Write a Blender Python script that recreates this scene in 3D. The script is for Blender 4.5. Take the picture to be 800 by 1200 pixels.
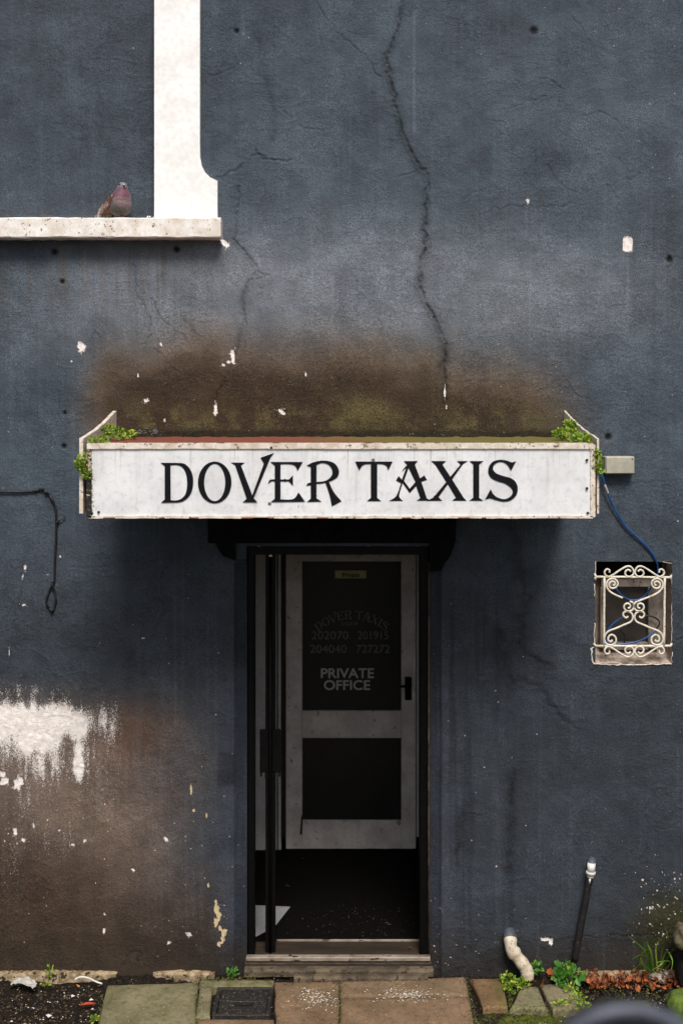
import bpy, math, random
import numpy as np
from mathutils import Vector, Matrix, Euler

R = math.radians
random.seed(7)
rng = np.random.default_rng(11)
sc = bpy.context.scene
for o in list(bpy.data.objects):
    bpy.data.objects.remove(o)

# ---------------------------------------------------------------- camera
D = 6.1            # camera to wall plane (wall is Y = 0)
CZ = 2.833         # eye height above the pavement at the wall
K = 240.0          # photograph pixels per metre on the wall plane
cam_d = bpy.data.cameras.new('camera')
cam = bpy.data.objects.new('camera', cam_d)
sc.collection.objects.link(cam)
cam.location = (0, -D, CZ)
cam.rotation_euler = (R(90), 0, 0)
cam_d.sensor_fit = 'AUTO'
cam_d.sensor_width = 36
cam_d.lens = 36 * D / 5.0
cam_d.shift_y = -140 / 1200
cam_d.clip_start = 0.05
cam_d.clip_end = 2000
cam_d.dof.use_dof = True
cam_d.dof.focus_distance = D - 0.2
cam_d.dof.aperture_fstop = 1.8
sc.camera = cam

# ---------------------------------------------------------------- sky, sun, exposure
SUN_EL, SUN_AZ = 52, 8          # degrees; azimuth towards the right of the street side
world = bpy.data.worlds.new("World")
sc.world = world
world.use_nodes = True
wn = world.node_tree
wn.nodes.clear()
sky = wn.nodes.new('ShaderNodeTexSky')
sky.sky_type = 'NISHITA'
sky.sun_disc = False
sky.sun_elevation = R(SUN_EL)
sky.sun_rotation = R(180 - SUN_AZ)
sky.air_density = 1.0
sky.dust_density = 4.0
sky.ozone_density = 1.0
bg = wn.nodes.new('ShaderNodeBackground')
bg.inputs['Strength'].default_value = 0.05
wo = wn.nodes.new('ShaderNodeOutputWorld')
wn.links.new(sky.outputs[0], bg.inputs[0])
wn.links.new(bg.outputs[0], wo.inputs[0])
sd = bpy.data.lights.new('sun', 'SUN')
sd.energy = 1.5
sd.angle = R(20)
sd.color = (1.0, 0.965, 0.92)
sun = bpy.data.objects.new('sun', sd)
sc.collection.objects.link(sun)
dirv = Vector((math.cos(R(SUN_EL)) * math.sin(R(SUN_AZ)), -math.cos(R(SUN_EL)) * math.cos(R(SUN_AZ)), math.sin(R(SUN_EL))))
sun.rotation_euler = dirv.to_track_quat('Z', 'Y').to_euler()
sc.view_settings.view_transform = 'Standard'
sc.view_settings.look = 'None'
sc.view_settings.gamma = 1.0
sc.view_settings.exposure = 1.15

# ---------------------------------------------------------------- helpers
def P(px, py, Y=0.0):
    """photograph pixel -> point on the plane at depth Y (Y > 0 is inside the house)"""
    s = (D + Y) / D
    return ((px - 400) / K * s, Y, CZ + (460 - py) / K * s)

def G(px, py, z=0.0):
    """photograph pixel -> point on the ground at height z"""
    d = (CZ - z) * K * D / (py - 460)
    return ((px - 400) / K * d / D, d - D, z)

def lin(c):
    c = np.asarray(c, dtype=float) / 255.0
    return np.where(c <= 0.04045, c / 12.92, ((c + 0.055) / 1.055) ** 2.4)

def L(r, g, b):
    v = lin((r, g, b))
    return (float(v[0]), float(v[1]), float(v[2]), 1.0)

def vnoise(x, y, seed=0):
    xi = np.floor(x).astype(np.int64); yi = np.floor(y).astype(np.int64)
    fx = x - xi; fy = y - yi
    fx = fx * fx * fx * (fx * (fx * 6 - 15) + 10); fy = fy * fy * fy * (fy * (fy * 6 - 15) + 10)
    tab = np.random.default_rng(seed + 1000).random(65536)
    def h(a, b):
        return tab[((a * 73856093) ^ (b * 19349663) ^ (seed * 83492791)) & 65535]
    n00 = h(xi, yi); n10 = h(xi + 1, yi); n01 = h(xi, yi + 1); n11 = h(xi + 1, yi + 1)
    return (n00 * (1 - fx) + n10 * fx) * (1 - fy) + (n01 * (1 - fx) + n11 * fx) * fy

def fbm(x, y, octv=4, seed=0, gain=0.5):
    s = 0; a = 1; t = 0
    for i in range(octv):
        s = s + a * vnoise(x * 2 ** i + 17.3 * i, y * 2 ** i - 9.1 * i, seed + i)
        t += a; a *= gain
    return s / t

def sstep(a, b, x):
    t = np.clip((x - a) / (b - a), 0, 1)
    return t * t * (3 - 2 * t)

def catmull(pts, n=8, closed=False):
    p = [np.array(q, float) for q in pts]
    if closed:
        p = [p[-1]] + p + [p[0], p[1]]
    else:
        p = [2 * p[0] - p[1]] + p + [2 * p[-1] - p[-2]]
    out = []
    for i in range(1, len(p) - 2):
        for k in range(n):
            t = k / n
            out.append(0.5 * ((2 * p[i]) + (p[i + 1] - p[i - 1]) * t + (2 * p[i - 1] - 5 * p[i] + 4 * p[i + 1] - p[i + 2]) * t * t + (3 * p[i] - p[i - 1] - 3 * p[i + 1] + p[i + 2]) * t ** 3))
    if not closed:
        out.append(p[-2])
    return out

class MB:
    def __init__(s):
        s.v = []; s.f = []; s.sm = []; s.mi = []
    def add(s, verts, faces, smooth=False, mat=0):
        b = len(s.v)
        s.v += [tuple(map(float, q)) for q in verts]
        for f in faces:
            s.f.append([i + b for i in f]); s.sm.append(smooth); s.mi.append(mat)
    def box(s, x0, x1, y0, y1, z0, z1, bev=0.0, mat=0):
        if bev <= 0:
            s.add([(x0,y0,z0),(x1,y0,z0),(x1,y1,z0),(x0,y1,z0),(x0,y0,z1),(x1,y0,z1),(x1,y1,z1),(x0,y1,z1)],
                  [(0,3,2,1),(4,5,6,7),(0,1,5,4),(1,2,6,5),(2,3,7,6),(3,0,4,7)], mat=mat)
        else:
            b = min(bev, (x1-x0)*.45, (y1-y0)*.45, (z1-z0)*.45)
            vs = []; idx = {}
            for ix, (xa, xs) in enumerate(((x0,1),(x1,-1))):
                for iy, (ya, ys) in enumerate(((y0,1),(y1,-1))):
                    for iz, (za, zs) in enumerate(((z0,1),(z1,-1))):
                        for ax in range(3):
                            q = [xa + xs*b, ya + ys*b, za + zs*b]
                            q[ax] = (xa, ya, za)[ax]
                            idx[ix,iy,iz,ax] = len(vs); vs.append(q)
            fs = []
            for i in (0,1):
                fs.append([idx[i,0,0,0],idx[i,1,0,0],idx[i,1,1,0],idx[i,0,1,0]])
                fs.append([idx[0,i,0,1],idx[1,i,0,1],idx[1,i,1,1],idx[0,i,1,1]])
                fs.append([idx[0,0,i,2],idx[1,0,i,2],idx[1,1,i,2],idx[0,1,i,2]])
            for a in (0,1):
                for c in (0,1):
                    fs.append([idx[a,c,0,0],idx[a,c,0,1],idx[a,c,1,1],idx[a,c,1,0]])
                    fs.append([idx[a,0,c,0],idx[a,0,c,2],idx[a,1,c,2],idx[a,1,c,0]])
                    fs.append([idx[0,a,c,1],idx[0,a,c,2],idx[1,a,c,2],idx[1,a,c,1]])
                    for e in (0,1):
                        fs.append([idx[a,c,e,0],idx[a,c,e,1],idx[a,c,e,2]])
            # orient outwards
            cen = np.array([(x0+x1)/2,(y0+y1)/2,(z0+z1)/2]); va = np.array(vs)
            out = []
            for f in fs:
                n = np.cross(va[f[1]]-va[f[0]], va[f[2]]-va[f[0]])
                out.append(f if np.dot(n, va[f].mean(0)-cen) > 0 else f[::-1])
            s.add(vs, out, mat=mat)
    def prism(s, poly, y0, y1, mat=0):
        """polygon of (x, z), extruded from y0 (towards camera) to y1"""
        n = len(poly)
        a = sum(poly[i][0]*poly[(i+1)%n][1]-poly[(i+1)%n][0]*poly[i][1] for i in range(n))
        if a < 0: poly = poly[::-1]
        vs = [(p[0], y0, p[1]) for p in poly] + [(p[0], y1, p[1]) for p in poly]
        fs = [list(range(n)), list(range(2*n-1, n-1, -1))] + [(i, n+i, n+(i+1)%n, (i+1)%n) for i in range(n)]
        s.add(vs, fs, mat=mat)
    def tube(s, pts, r, n=8, caps=True, mat=0):
        pts = [np.array(p, float) for p in pts]
        m = len(pts); rr = r if hasattr(r, '__len__') else [r] * m
        up = None; vs = []
        for i in range(m):
            t = pts[min(i+1, m-1)] - pts[max(i-1, 0)]
            t = t / (np.linalg.norm(t) + 1e-12)
            if up is None:
                up = np.array([0,0,1.0]) if abs(t[2]) < .9 else np.array([0,1.0,0])
            a = up - t * np.dot(up, t); a /= np.linalg.norm(a) + 1e-12
            b = np.cross(t, a); up = a
            for k in range(n):
                an = 2*math.pi*k/n
                vs.append(pts[i] + rr[i]*(math.cos(an)*a + math.sin(an)*b))
        fs = [(i*n+k, i*n+(k+1)%n, (i+1)*n+(k+1)%n, (i+1)*n+k) for i in range(m-1) for k in range(n)]
        if caps:
            fs.append(list(range(n-1, -1, -1))); fs.append([(m-1)*n+k for k in range(n)])
        s.add(vs, fs, smooth=True, mat=mat)
    def build(s, name, mat, parent=None, data_only=False):
        me = bpy.data.meshes.new(name)
        off = Vector((0,0,0))
        q = parent
        while q is not None:
            off += q.location; q = q.parent
        me.from_pydata([(a-off.x, b-off.y, c-off.z) for a,b,c in s.v], [], s.f)
        me.polygons.foreach_set('use_smooth', s.sm)
        me.polygons.foreach_set('material_index', s.mi)
        for m in (mat if isinstance(mat, (list, tuple)) else [mat]):
            me.materials.append(m)
        me.update()
        if data_only: return me
        return link(name, me, parent)

def link(name, me, parent=None):
    o = bpy.data.objects.new(name, me)
    sc.collection.objects.link(o)
    o.parent = parent
    return o

def thing(name, loc, label, cat, group=None):
    o = bpy.data.objects.new(name, None)
    o.empty_display_size = 0.1
    sc.collection.objects.link(o)
    o.location = loc
    return tag(o, label, cat, group)

def tag(o, label=None, cat=None, group=None, kind=None):
    if label: o['label'] = label
    if cat: o['category'] = cat
    if group: o['group'] = group
    if kind: o['kind'] = kind
    return o

# ---------------------------------------------------------------- materials
def new_mat(name):
    m = bpy.data.materials.new(name); m.use_nodes = True
    nt = m.node_tree; nt.nodes.clear()
    out = nt.nodes.new('ShaderNodeOutputMaterial')
    b = nt.nodes.new('ShaderNodeBsdfPrincipled')
    nt.links.new(b.outputs[0], out.inputs[0])
    return m, nt, b

class N:
    """tiny node builder"""
    def __init__(s, nt): s.nt = nt
    def put(s, sock, v):
        if hasattr(v, 'links'): s.nt.links.new(v, sock)
        else: sock.default_value = v
    def coord(s, kind='Object'):
        return s.nt.nodes.new('ShaderNodeTexCoord').outputs[kind]
    def mapping(s, v, scale=(1,1,1), loc=(0,0,0)):
        n = s.nt.nodes.new('ShaderNodeMapping'); s.put(n.inputs[0], v)
        n.inputs['Scale'].default_value = scale; n.inputs['Location'].default_value = loc
        return n.outputs[0]
    def noise(s, v, scale, detail=4, rough=0.55, dist=0.0):
        n = s.nt.nodes.new('ShaderNodeTexNoise'); s.put(n.inputs['Vector'], v)
        n.inputs['Scale'].default_value = scale; n.inputs['Detail'].default_value = detail
        n.inputs['Roughness'].default_value = rough; n.inputs['Distortion'].default_value = dist
        return n.outputs['Fac']
    def voro(s, v, scale, feature='F1', rnd=1.0, out='Distance'):
        n = s.nt.nodes.new('ShaderNodeTexVoronoi'); s.put(n.inputs['Vector'], v)
        n.feature = feature
        n.inputs['Scale'].default_value = scale; n.inputs['Randomness'].default_value = rnd
        return n.outputs[out]
    def ramp(s, v, a, b, c0=0.0, c1=1.0):
        n = s.nt.nodes.new('ShaderNodeMapRange'); s.put(n.inputs[0], v)
        n.interpolation_type = 'SMOOTHSTEP'
        for i, q in enumerate((a, b, c0, c1)): n.inputs[i+1].default_value = q
        return n.outputs[0]
    def math(s, op, a, b=None):
        n = s.nt.nodes.new('ShaderNodeMath'); n.operation = op
        s.put(n.inputs[0], a)
        if b is not None: s.put(n.inputs[1], b)
        return n.outputs[0]
    def mix(s, f, a, b, blend='MIX'):
        n = s.nt.nodes.new('ShaderNodeMix'); n.data_type = 'RGBA'; n.blend_type = blend
        s.put(n.inputs[0], f); s.put(n.inputs[6], a); s.put(n.inputs[7], b)
        return n.outputs[2]
    def attr(s, name, out='Fac'):
        n = s.nt.nodes.new('ShaderNodeAttribute'); n.attribute_name = name
        return n.outputs[out]
    def bump(s, h, strength=0.5, dist=0.01, normal=None):
        n = s.nt.nodes.new('ShaderNodeBump'); s.put(n.inputs['Height'], h)
        n.inputs['Strength'].default_value = strength; n.inputs['Distance'].default_value = dist
        if normal is not None: s.put(n.inputs['Normal'], normal)
        return n.outputs[0]
    def sep(s, v):
        n = s.nt.nodes.new('ShaderNodeSeparateXYZ'); s.put(n.inputs[0], v); return n.outputs

def simple(name, c1, c2=None, scale=20, rough=0.7, bump=0.3, bdist=0.003, spots=None, spot_scale=60, spot_th=0.62, metallic=0.0, spec=0.5, stretch=(1,1,1), contrast=(0.35,0.65)):
    m, nt, b = new_mat(name); n = N(nt)
    co = n.mapping(n.coord(), stretch)
    f = n.noise(co, scale, 6, 0.6)
    col = n.mix(n.ramp(f, *contrast), c1, c2 or c1)
    g = n.noise(co, scale*7, 3)
    col = n.mix(n.ramp(g, .3, .7, 0, .35), col, tuple(x*.6 for x in c1[:3])+(1,))
    if spots:
        h = n.noise(co, spot_scale, 3, .6)
        col = n.mix(n.ramp(h, spot_th, spot_th+.05), col, spots)
    nt.links.new(col, b.inputs['Base Color'])
    b.inputs['Roughness'].default_value = rough
    b.inputs['Metallic'].default_value = metallic
    b.inputs['Specular IOR Level'].default_value = spec
    nt.links.new(n.bump(n.math('ADD', f, n.math('MULTIPLY', g, .5)), bump, bdist), b.inputs['Normal'])
    return m

# wall plaster: base colour painted per vertex (real stains), crisp peeling and flecks from noise
def wall_mat():
    m, nt, b = new_mat('dark_painted_plaster'); n = N(nt)
    co = n.coord()
    base = n.attr('paint', 'Color')
    f1 = n.noise(co, 9, 6, .6); f2 = n.noise(co, 60, 4, .65); f3 = n.noise(co, 230, 3, .75)
    st = n.noise(n.mapping(co, (30, 1, 1.3)), 1.0, 4, .6)
    dark = n.mix(1.0, base, (.62,.62,.62,1), 'MULTIPLY'); light = n.mix(1.0, base, (1.42,1.40,1.38,1), 'MULTIPLY')
    col = n.mix(n.ramp(f1, .3, .7, .0, 1.0), dark, light)
    col = n.mix(.5, col, base)
    col = n.mix(n.ramp(f3, .42, .56, 0, .95), n.mix(1.0, col, (1.22,1.22,1.22,1), 'MULTIPLY'), n.mix(1.0, base, (.55,.55,.55,1), 'MULTIPLY'))
    col = n.mix(n.ramp(st, .5, .75, 0, .28), col, light)
    col = n.mix(n.ramp(f2, .56, .76, 0, .4), col, n.mix(1.0, base, (1.75,1.75,1.75,1), 'MULTIPLY'))
    # fine grime speckle in the stained parts
    gr = n.attr('grime')
    g1 = n.noise(co, 150, 3, .7)
    col = n.mix(n.math('MULTIPLY', gr, n.ramp(g1, .5, .62)), col, L(26,20,13))
    g2 = n.noise(n.mapping(co, (1,1,1), (5,5,5)), 120, 3, .7)
    col = n.mix(n.math('MULTIPLY', gr, n.ramp(g2, .6, .68, 0, .6)), col, L(126,108,84))
    # white / cream flecks (only a share of the cells, more where 'fleck' is high)
    fl = n.attr('fleck')
    v = n.nt.nodes.new('ShaderNodeTexVoronoi'); n.put(v.inputs['Vector'], n.mix(.012, co, n.nt.nodes.new('ShaderNodeTexNoise').outputs['Color']))
    v.inputs['Scale'].default_value = 75
    sepc = n.nt.nodes.new('ShaderNodeSeparateColor'); nt.links.new(v.outputs['Color'], sepc.inputs[0])
    pick = n.math('LESS_THAN', sepc.outputs[0], n.math('MULTIPLY', fl, .30))
    rad = n.math('MULTIPLY', sepc.outputs[1], .27)
    spot = n.math('MULTIPLY', pick, n.math('LESS_THAN', v.outputs['Distance'], rad))
    col = n.mix(n.math('MULTIPLY', spot, .8), col, n.mix(sepc.outputs[2], L(150,146,140), L(205,196,178)))
    # peeled white undercoat
    wh = n.attr('white')
    wn1 = n.noise(n.mapping(co, (1,1,.5)), 230, 4, .8); wn2 = n.noise(co, 45, 4, .6)
    k = n.math('ADD', wh, n.math('MULTIPLY', n.math('SUBTRACT', n.math('ADD', n.math('MULTIPLY', wn1, .68), n.math('MULTIPLY', wn2, .32)), .5), 2.6))
    wn3 = n.noise(n.mapping(co, (1,1,.42)), 330, 3, .8)
    k2 = n.math('ADD', n.math('MULTIPLY', n.attr('peel'), 1.22), n.math('MULTIPLY', n.math('SUBTRACT', n.math('ADD', n.math('MULTIPLY', wn1, .6), n.math('MULTIPLY', wn3, .4)), .5), 2.8))
    peel = n.ramp(n.math('MAXIMUM', k, k2), .46, .54)
    wcol = n.mix(n.ramp(wn2, .3, .7), L(244,240,236), L(222,210,200))
    wcol = n.mix(n.attr('cream'), wcol, L(196,176,134))
    col = n.mix(peel, col, wcol)
    nt.links.new(col, b.inputs['Base Color'])
    b.inputs['Roughness'].default_value = .62
    b.inputs['Specular IOR Level'].default_value = .22
    hgt = n.math('ADD', n.math('MULTIPLY', f1, .7), n.math('ADD', n.math('MULTIPLY', f2, .26), n.math('MULTIPLY', f3, .20)))
    rg = n.noise(n.mapping(co, (1,1,1.5), (3,1,7)), 13, 5, .6, 1.2)
    rg = n.ramp(n.math('ABSOLUTE', n.math('SUBTRACT', rg, .5)), 0.0, .05, 1.0, 0.0)
    rgm = n.ramp(n.noise(co, 2.6, 3, .6), .44, .62)
    rg = n.math('MULTIPLY', rg, rgm)
    hgt = n.math('ADD', hgt, n.math('MULTIPLY', rg, .09))
    hgt = n.math('SUBTRACT', hgt, n.math('MULTIPLY', peel, .12))
    nt.links.new(n.bump(hgt, .9, .014), b.inputs['Normal'])
    return m

M = {}
M['wall'] = wall_mat()
M['white_paint'] = simple('white_masonry_paint', L(246,245,243), L(236,234,230), 6, .6, .15, .004, spots=L(190,184,172), spot_scale=90, spot_th=.72)
M['sill'] = simple('weathered_sill_paint', L(238,234,228), L(212,202,188), 14, .75, .5, .004, spots=L(120,86,56), spot_scale=55, spot_th=.63)
M['black_paint'] = simple('black_gloss_paint', L(6,6,7), L(12,11,11), 25, .45, .3, .002, spots=L(92,84,74), spot_scale=110, spot_th=.73, spec=.12)
M['matt_black'] = simple('sooty_black', L(9,9,9), L(14,13,12), 25, .9, .2, .002, spec=.1)
M['stone_step'] = simple('worn_stone', L(104,90,70), L(58,48,36), 13, .85, .7, .006, spots=L(46,38,28), spot_scale=30, spot_th=.58)
M['metal_sill'] = simple('worn_metal_sill', L(158,148,134), L(104,88,70), 14, .6, .4, .003, stretch=(.4,1,1), spots=L(60,46,32), spot_scale=40, spot_th=.6)
M['wood_dark'] = simple('dark_worn_wood', L(58,46,32), L(34,27,20), 14, .7, .4, .003, stretch=(.25,1,1), spots=L(110,100,84), spot_scale=100, spot_th=.7)
M['carpet'] = simple('dark_carpet', L(11,10,9), L(17,15,13), 60, .95, .5, .004, spots=L(70,62,52), spot_scale=130, spot_th=.70, spec=.05)
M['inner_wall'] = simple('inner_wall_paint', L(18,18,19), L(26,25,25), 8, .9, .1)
M['inner_panel'] = simple('dull_cream_board', L(206,206,206), L(190,190,188), 8, .8, .1)
M['inner_door'] = simple('dirty_white_door_paint', L(228,223,218), L(200,192,186), 7, .7, .2, .002, spots=L(150,138,128), spot_scale=24, spot_th=.62)
M['rust'] = simple('rusty_red_sheet', L(122,66,44), L(88,50,36), 18, .8, .4, .003, spots=L(170,150,130), spot_scale=80, spot_th=.68)
M['grille'] = simple('white_painted_iron', L(232,226,212), L(206,196,176), 60, .5, .4, .001, spots=L(150,92,40), spot_scale=75, spot_th=.64)
M['plaster_old'] = simple('old_bare_plaster', L(186,170,156), L(132,116,102), 18, .85, .6, .005, spots=L(44,36,30), spot_scale=50, spot_th=.62)
M['plaster_edge'] = simple('chipped_plaster_edge', L(232,224,212), L(190,174,156), 40, .85, .6, .004)
M['frame_wood'] = simple('weathered_window_paint', L(142,130,120), L(104,94,86), 22, .8, .5, .003, spots=L(50,40,32), spot_scale=60, spot_th=.64, stretch=(1,1,.4))
M['box_plastic'] = simple('beige_box_plastic', L(176,172,156), L(160,156,142), 8, .5, .1, .001, spots=L(120,108,90), spot_scale=60, spot_th=.72)
M['blue_cable'] = simple('blue_cable_sheath', L(14,66,122), L(20,86,150), 30, .35, .1, .001)
M['cable_worn'] = simple('cable_bare_tape', L(190,184,176), L(140,130,120), 60, .6, .2)
M['black_cable'] = simple('black_cable_sheath', L(14,14,16), L(24,24,26), 30, .5, .1, .001)
M['white_pipe'] = simple('dirty_white_pipe', L(214,202,182), L(176,158,130), 22, .6, .3, .003, spots=L(92,78,60), spot_scale=70, spot_th=.62)
M['pipe_dark'] = simple('dark_painted_pipe', L(36,35,36), L(24,22,21), 25, .5, .4, .003, spots=L(96,84,66), spot_scale=70, spot_th=.66)
M['pipe_grey'] = simple('grey_painted_pipe_end', L(84,90,98), L(60,66,74), 25, .6, .4, .003)
M['fitting'] = simple('white_plastic_fitting', L(232,230,222), L(200,196,186), 40, .45, .2, .001)
M['iron'] = simple('cast_iron', L(40,36,32), L(24,21,19), 50, .7, .7, .004, spots=L(110,92,74), spot_scale=90, spot_th=.62)
M['black_gloss'] = simple('black_gloss_enamel', L(14,15,18), L(18,19,22), 30, .35, .05, .001)
M['highlight_grey'] = simple('painted_highlight_grey', L(84,88,100), L(58,62,74), 30, .5, .1, .001, spots=L(190,186,180), spot_scale=26, spot_th=.62)  # pale grey with bright spots, the post cap's highlight put into colour
M['asphalt'] = simple('asphalt', L(62,61,60), L(50,49,48), 40, .9, .5, .004)
M['concrete'] = simple('concrete', L(130,126,118), L(104,100,92), 10, .9, .4, .004)
M['mossy_stone'] = simple('mossy_stone', L(96,116,36), L(58,72,24), 22, .95, .8, .008, spots=L(120,112,90), spot_scale=40, spot_th=.64)
M['pale_stone'] = simple('pale_stone', L(196,186,170), L(150,138,120), 40, .9, .8, .008, spots=L(70,60,48), spot_scale=50, spot_th=.62)
M['brownstone'] = simple('rough_brown_stone', L(120,112,84), L(78,70,50), 30, .9, .8, .008)
M['mortar'] = simple('old_mortar_fillet', L(176,156,124), L(104,86,60), 30, .9, .8, .006, spots=L(46,38,26), spot_scale=36, spot_th=.56)
M['letter'] = simple('black_sign_paint', L(17,18,24), L(13,14,18), 40, .75, .1, .001, spec=.15, spots=L(120,118,116), spot_scale=150, spot_th=.76)
M['paper'] = simple('pale_paper', L(150,150,152), L(138,138,140), 10, .8, .1)
M['glass_lettering'] = simple('faded_glass_lettering', L(130,130,124), L(112,112,106), 40, .8, .0)
M['bold_lettering'] = simple('grey_glass_lettering', L(214,214,212), L(200,200,198), 40, .8, .0)
M['label_plate'] = simple('yellowed_label', L(196,192,140), L(184,180,130), 40, .7, .0)
M['twig'] = simple('brown_stem', L(70,56,34), L(50,40,26), 40, .8, .2)

def fascia_mat():
    m, nt, b = new_mat('sign_white_board'); n = N(nt)
    co = n.coord()
    f = n.noise(co, 5, 6, .65); g = n.noise(co, 34, 5, .65); h = n.noise(co, 140, 3, .6)
    s = n.noise(n.mapping(co, (26, 1, 2)), 1.0, 4, .6)
    col = n.mix(n.ramp(f, .3, .7), L(226,227,228), L(206,207,208))
    col = n.mix(n.ramp(g, .48, .72, 0, .55), col, L(178,178,176))
    col = n.mix(n.ramp(s, .55, .8, 0, .4), col, L(176,172,164))
    col = n.mix(n.ramp(h, .62, .72, 0, .5), col, L(150,146,140))
    v = n.nt.nodes.new('ShaderNodeTexVoronoi'); n.put(v.inputs['Vector'], co); v.inputs['Scale'].default_value = 16
    sc_ = n.nt.nodes.new('ShaderNodeSeparateColor'); nt.links.new(v.outputs['Color'], sc_.inputs[0])
    sp = n.math('MULTIPLY', n.math('LESS_THAN', sc_.outputs[0], .32), n.math('LESS_THAN', v.outputs['Distance'], n.math('MULTIPLY', sc_.outputs[1], .13)))
    col = n.mix(n.math('MULTIPLY', sp, .85), col, L(44,36,30))
    dr = n.noise(n.mapping(co, (60, 1, 1.2)), 1.0, 3, .7)
    zz = n.sep(co)[2]
    col = n.mix(n.math('MULTIPLY', n.ramp(dr, .55, .72, 0, .6), n.ramp(zz, .10, .30)), col, L(158,150,138))
    edge = n.attr('edge')
    k = n.math('ADD', edge, n.math('SUBTRACT', n.noise(co, 95, 4, .7), .5))
    col = n.mix(n.ramp(k, .62, .72, 0, .9), col, n.mix(n.noise(co, 50, 3), L(40,32,26), L(150,126,96)))
    nt.links.new(col, b.inputs['Base Color'])
    b.inputs['Roughness'].default_value = .55
    nt.links.new(n.bump(n.math('ADD', f, n.math('MULTIPLY', h, .2)), .2, .004), b.inputs['Normal'])
    return m
M['fascia'] = fascia_mat()

def trim_mat():
    m, nt, b = new_mat('peeling_cream_trim'); n = N(nt)
    co = n.coord()
    g = n.noise(co, 60, 5, .7); h = n.noise(co, 24, 4, .6)
    col = n.mix(n.ramp(h, .35, .65), L(222,212,200), L(196,182,162))
    col = n.mix(n.ramp(g, .57, .65), col, n.mix(n.noise(co, 150, 3), L(32,25,20), L(110,86,60)))
    nt.links.new(col, b.inputs['Base Color']); b.inputs['Roughness'].default_value = .75
    nt.links.new(n.bump(g, .5, .004), b.inputs['Normal'])
    return m
M['trim'] = trim_mat()

def mottled_mat():
    m, nt, b = new_mat('blackened_peeling_trim'); n = N(nt)
    co = n.coord()
    g = n.noise(co, 75, 5, .75); z = n.attr('edge')
    col = n.mix(n.ramp(n.math('ADD', g, n.math('MULTIPLY', z, .12)), .44, .56), L(204,186,160), L(30,24,18))
    nt.links.new(col, b.inputs['Base Color']); b.inputs['Roughness'].default_value = .8
    nt.links.new(n.bump(g, .5, .004), b.inputs['Normal'])
    return m
M['mottled'] = mottled_mat()

def roof_mat():
    m, nt, b = new_mat('canopy_roof_sheet'); n = N(nt)
    co = n.coord()
    f = n.noise(n.mapping(co, (.5,1,1)), 5, 4, .6); g = n.noise(co, 60, 4, .7)
    x = n.sep(n.coord())[0]
    k = n.math('ADD', n.math('MULTIPLY', x, .9), n.math('MULTIPLY', n.math('SUBTRACT', f, .5), 1.6))
    col = n.mix(n.ramp(k, -.25, .35), L(124,62,42), L(104,96,36))
    col = n.mix(n.ramp(g, .5, .7, 0, .7), col, L(62,44,26))
    nt.links.new(col, b.inputs['Base Color']); b.inputs['Roughness'].default_value = .9
    nt.links.new(n.bump(g, .5, .006), b.inputs['Normal'])
    return m
M['roof'] = roof_mat()

def slab_mat():
    m, nt, b = new_mat('old_paving_stone'); n = N(nt)
    co = n.coord('Object')
    f = n.noise(co, 5, 5, .6); g = n.noise(co, 32, 6, .7); h = n.noise(co, 160, 3, .7)
    base = n.attr('tone', 'Color')
    col = n.mix(n.ramp(f, .3, .7), n.mix(1.0, base, (.7,.68,.62,1), 'MULTIPLY'), n.mix(1.0, base, (1.25,1.2,1.12,1), 'MULTIPLY'))
    col = n.mix(n.ramp(g, .48, .72, 0, .6), col, L(58,48,34))
    col = n.mix(n.ramp(n.noise(co, 85, 5, .8), .52, .66, 0, .55), col, L(50,42,30))
    col = n.mix(n.ramp(h, .60, .72, 0, .6), col, L(196,180,150))
    mo = n.attr('moss')
    k = n.math('ADD', mo, n.math('MULTIPLY', n.math('SUBTRACT', n.noise(co, 9, 6, .75), .5), 1.3))
    col = n.mix(n.ramp(k, .40, .80, 0, .7), col, n.mix(n.ramp(g, .35, .65), L(98,98,44), L(70,68,34)))
    nt.links.new(col, b.inputs['Base Color']); b.inputs['Roughness'].default_value = .85
    b.inputs['Specular IOR Level'].default_value = .3
    nt.links.new(n.bump(n.math('ADD', f, n.math('ADD', n.math('MULTIPLY', g, .6), n.math('MULTIPLY', h, .25))), .8, .008), b.inputs['Normal'])
    return m
M['slab'] = slab_mat()

def soil_mat():
    m, nt, b = new_mat('damp_black_soil'); n = N(nt)
    co = n.coord()
    g = n.noise(co, 60, 6, .75); h = n.noise(co, 9, 4, .6); w = n.noise(co, 140, 3, .7)
    col = n.mix(n.ramp(g, .4, .65), L(14,11,8), L(48,38,27))
    mo = n.attr('moss')
    k = n.math('ADD', mo, n.math('SUBTRACT', h, .5))
    col = n.mix(n.ramp(k, .45, .7, 0, .9), col, n.mix(n.ramp(g, .35, .6), L(38,42,15), L(98,108,34)))
    col = n.mix(n.ramp(w, .68, .73, 0, .8), col, L(180,168,140))
    nt.links.new(col, b.inputs['Base Color']); b.inputs['Roughness'].default_value = .9
    b.inputs['Specular IOR Level'].default_value = .2
    nt.links.new(n.bump(n.math('ADD', g, n.math('MULTIPLY', w, .4)), 1, .012), b.inputs['Normal'])
    return m
M['soil'] = soil_mat()

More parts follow.
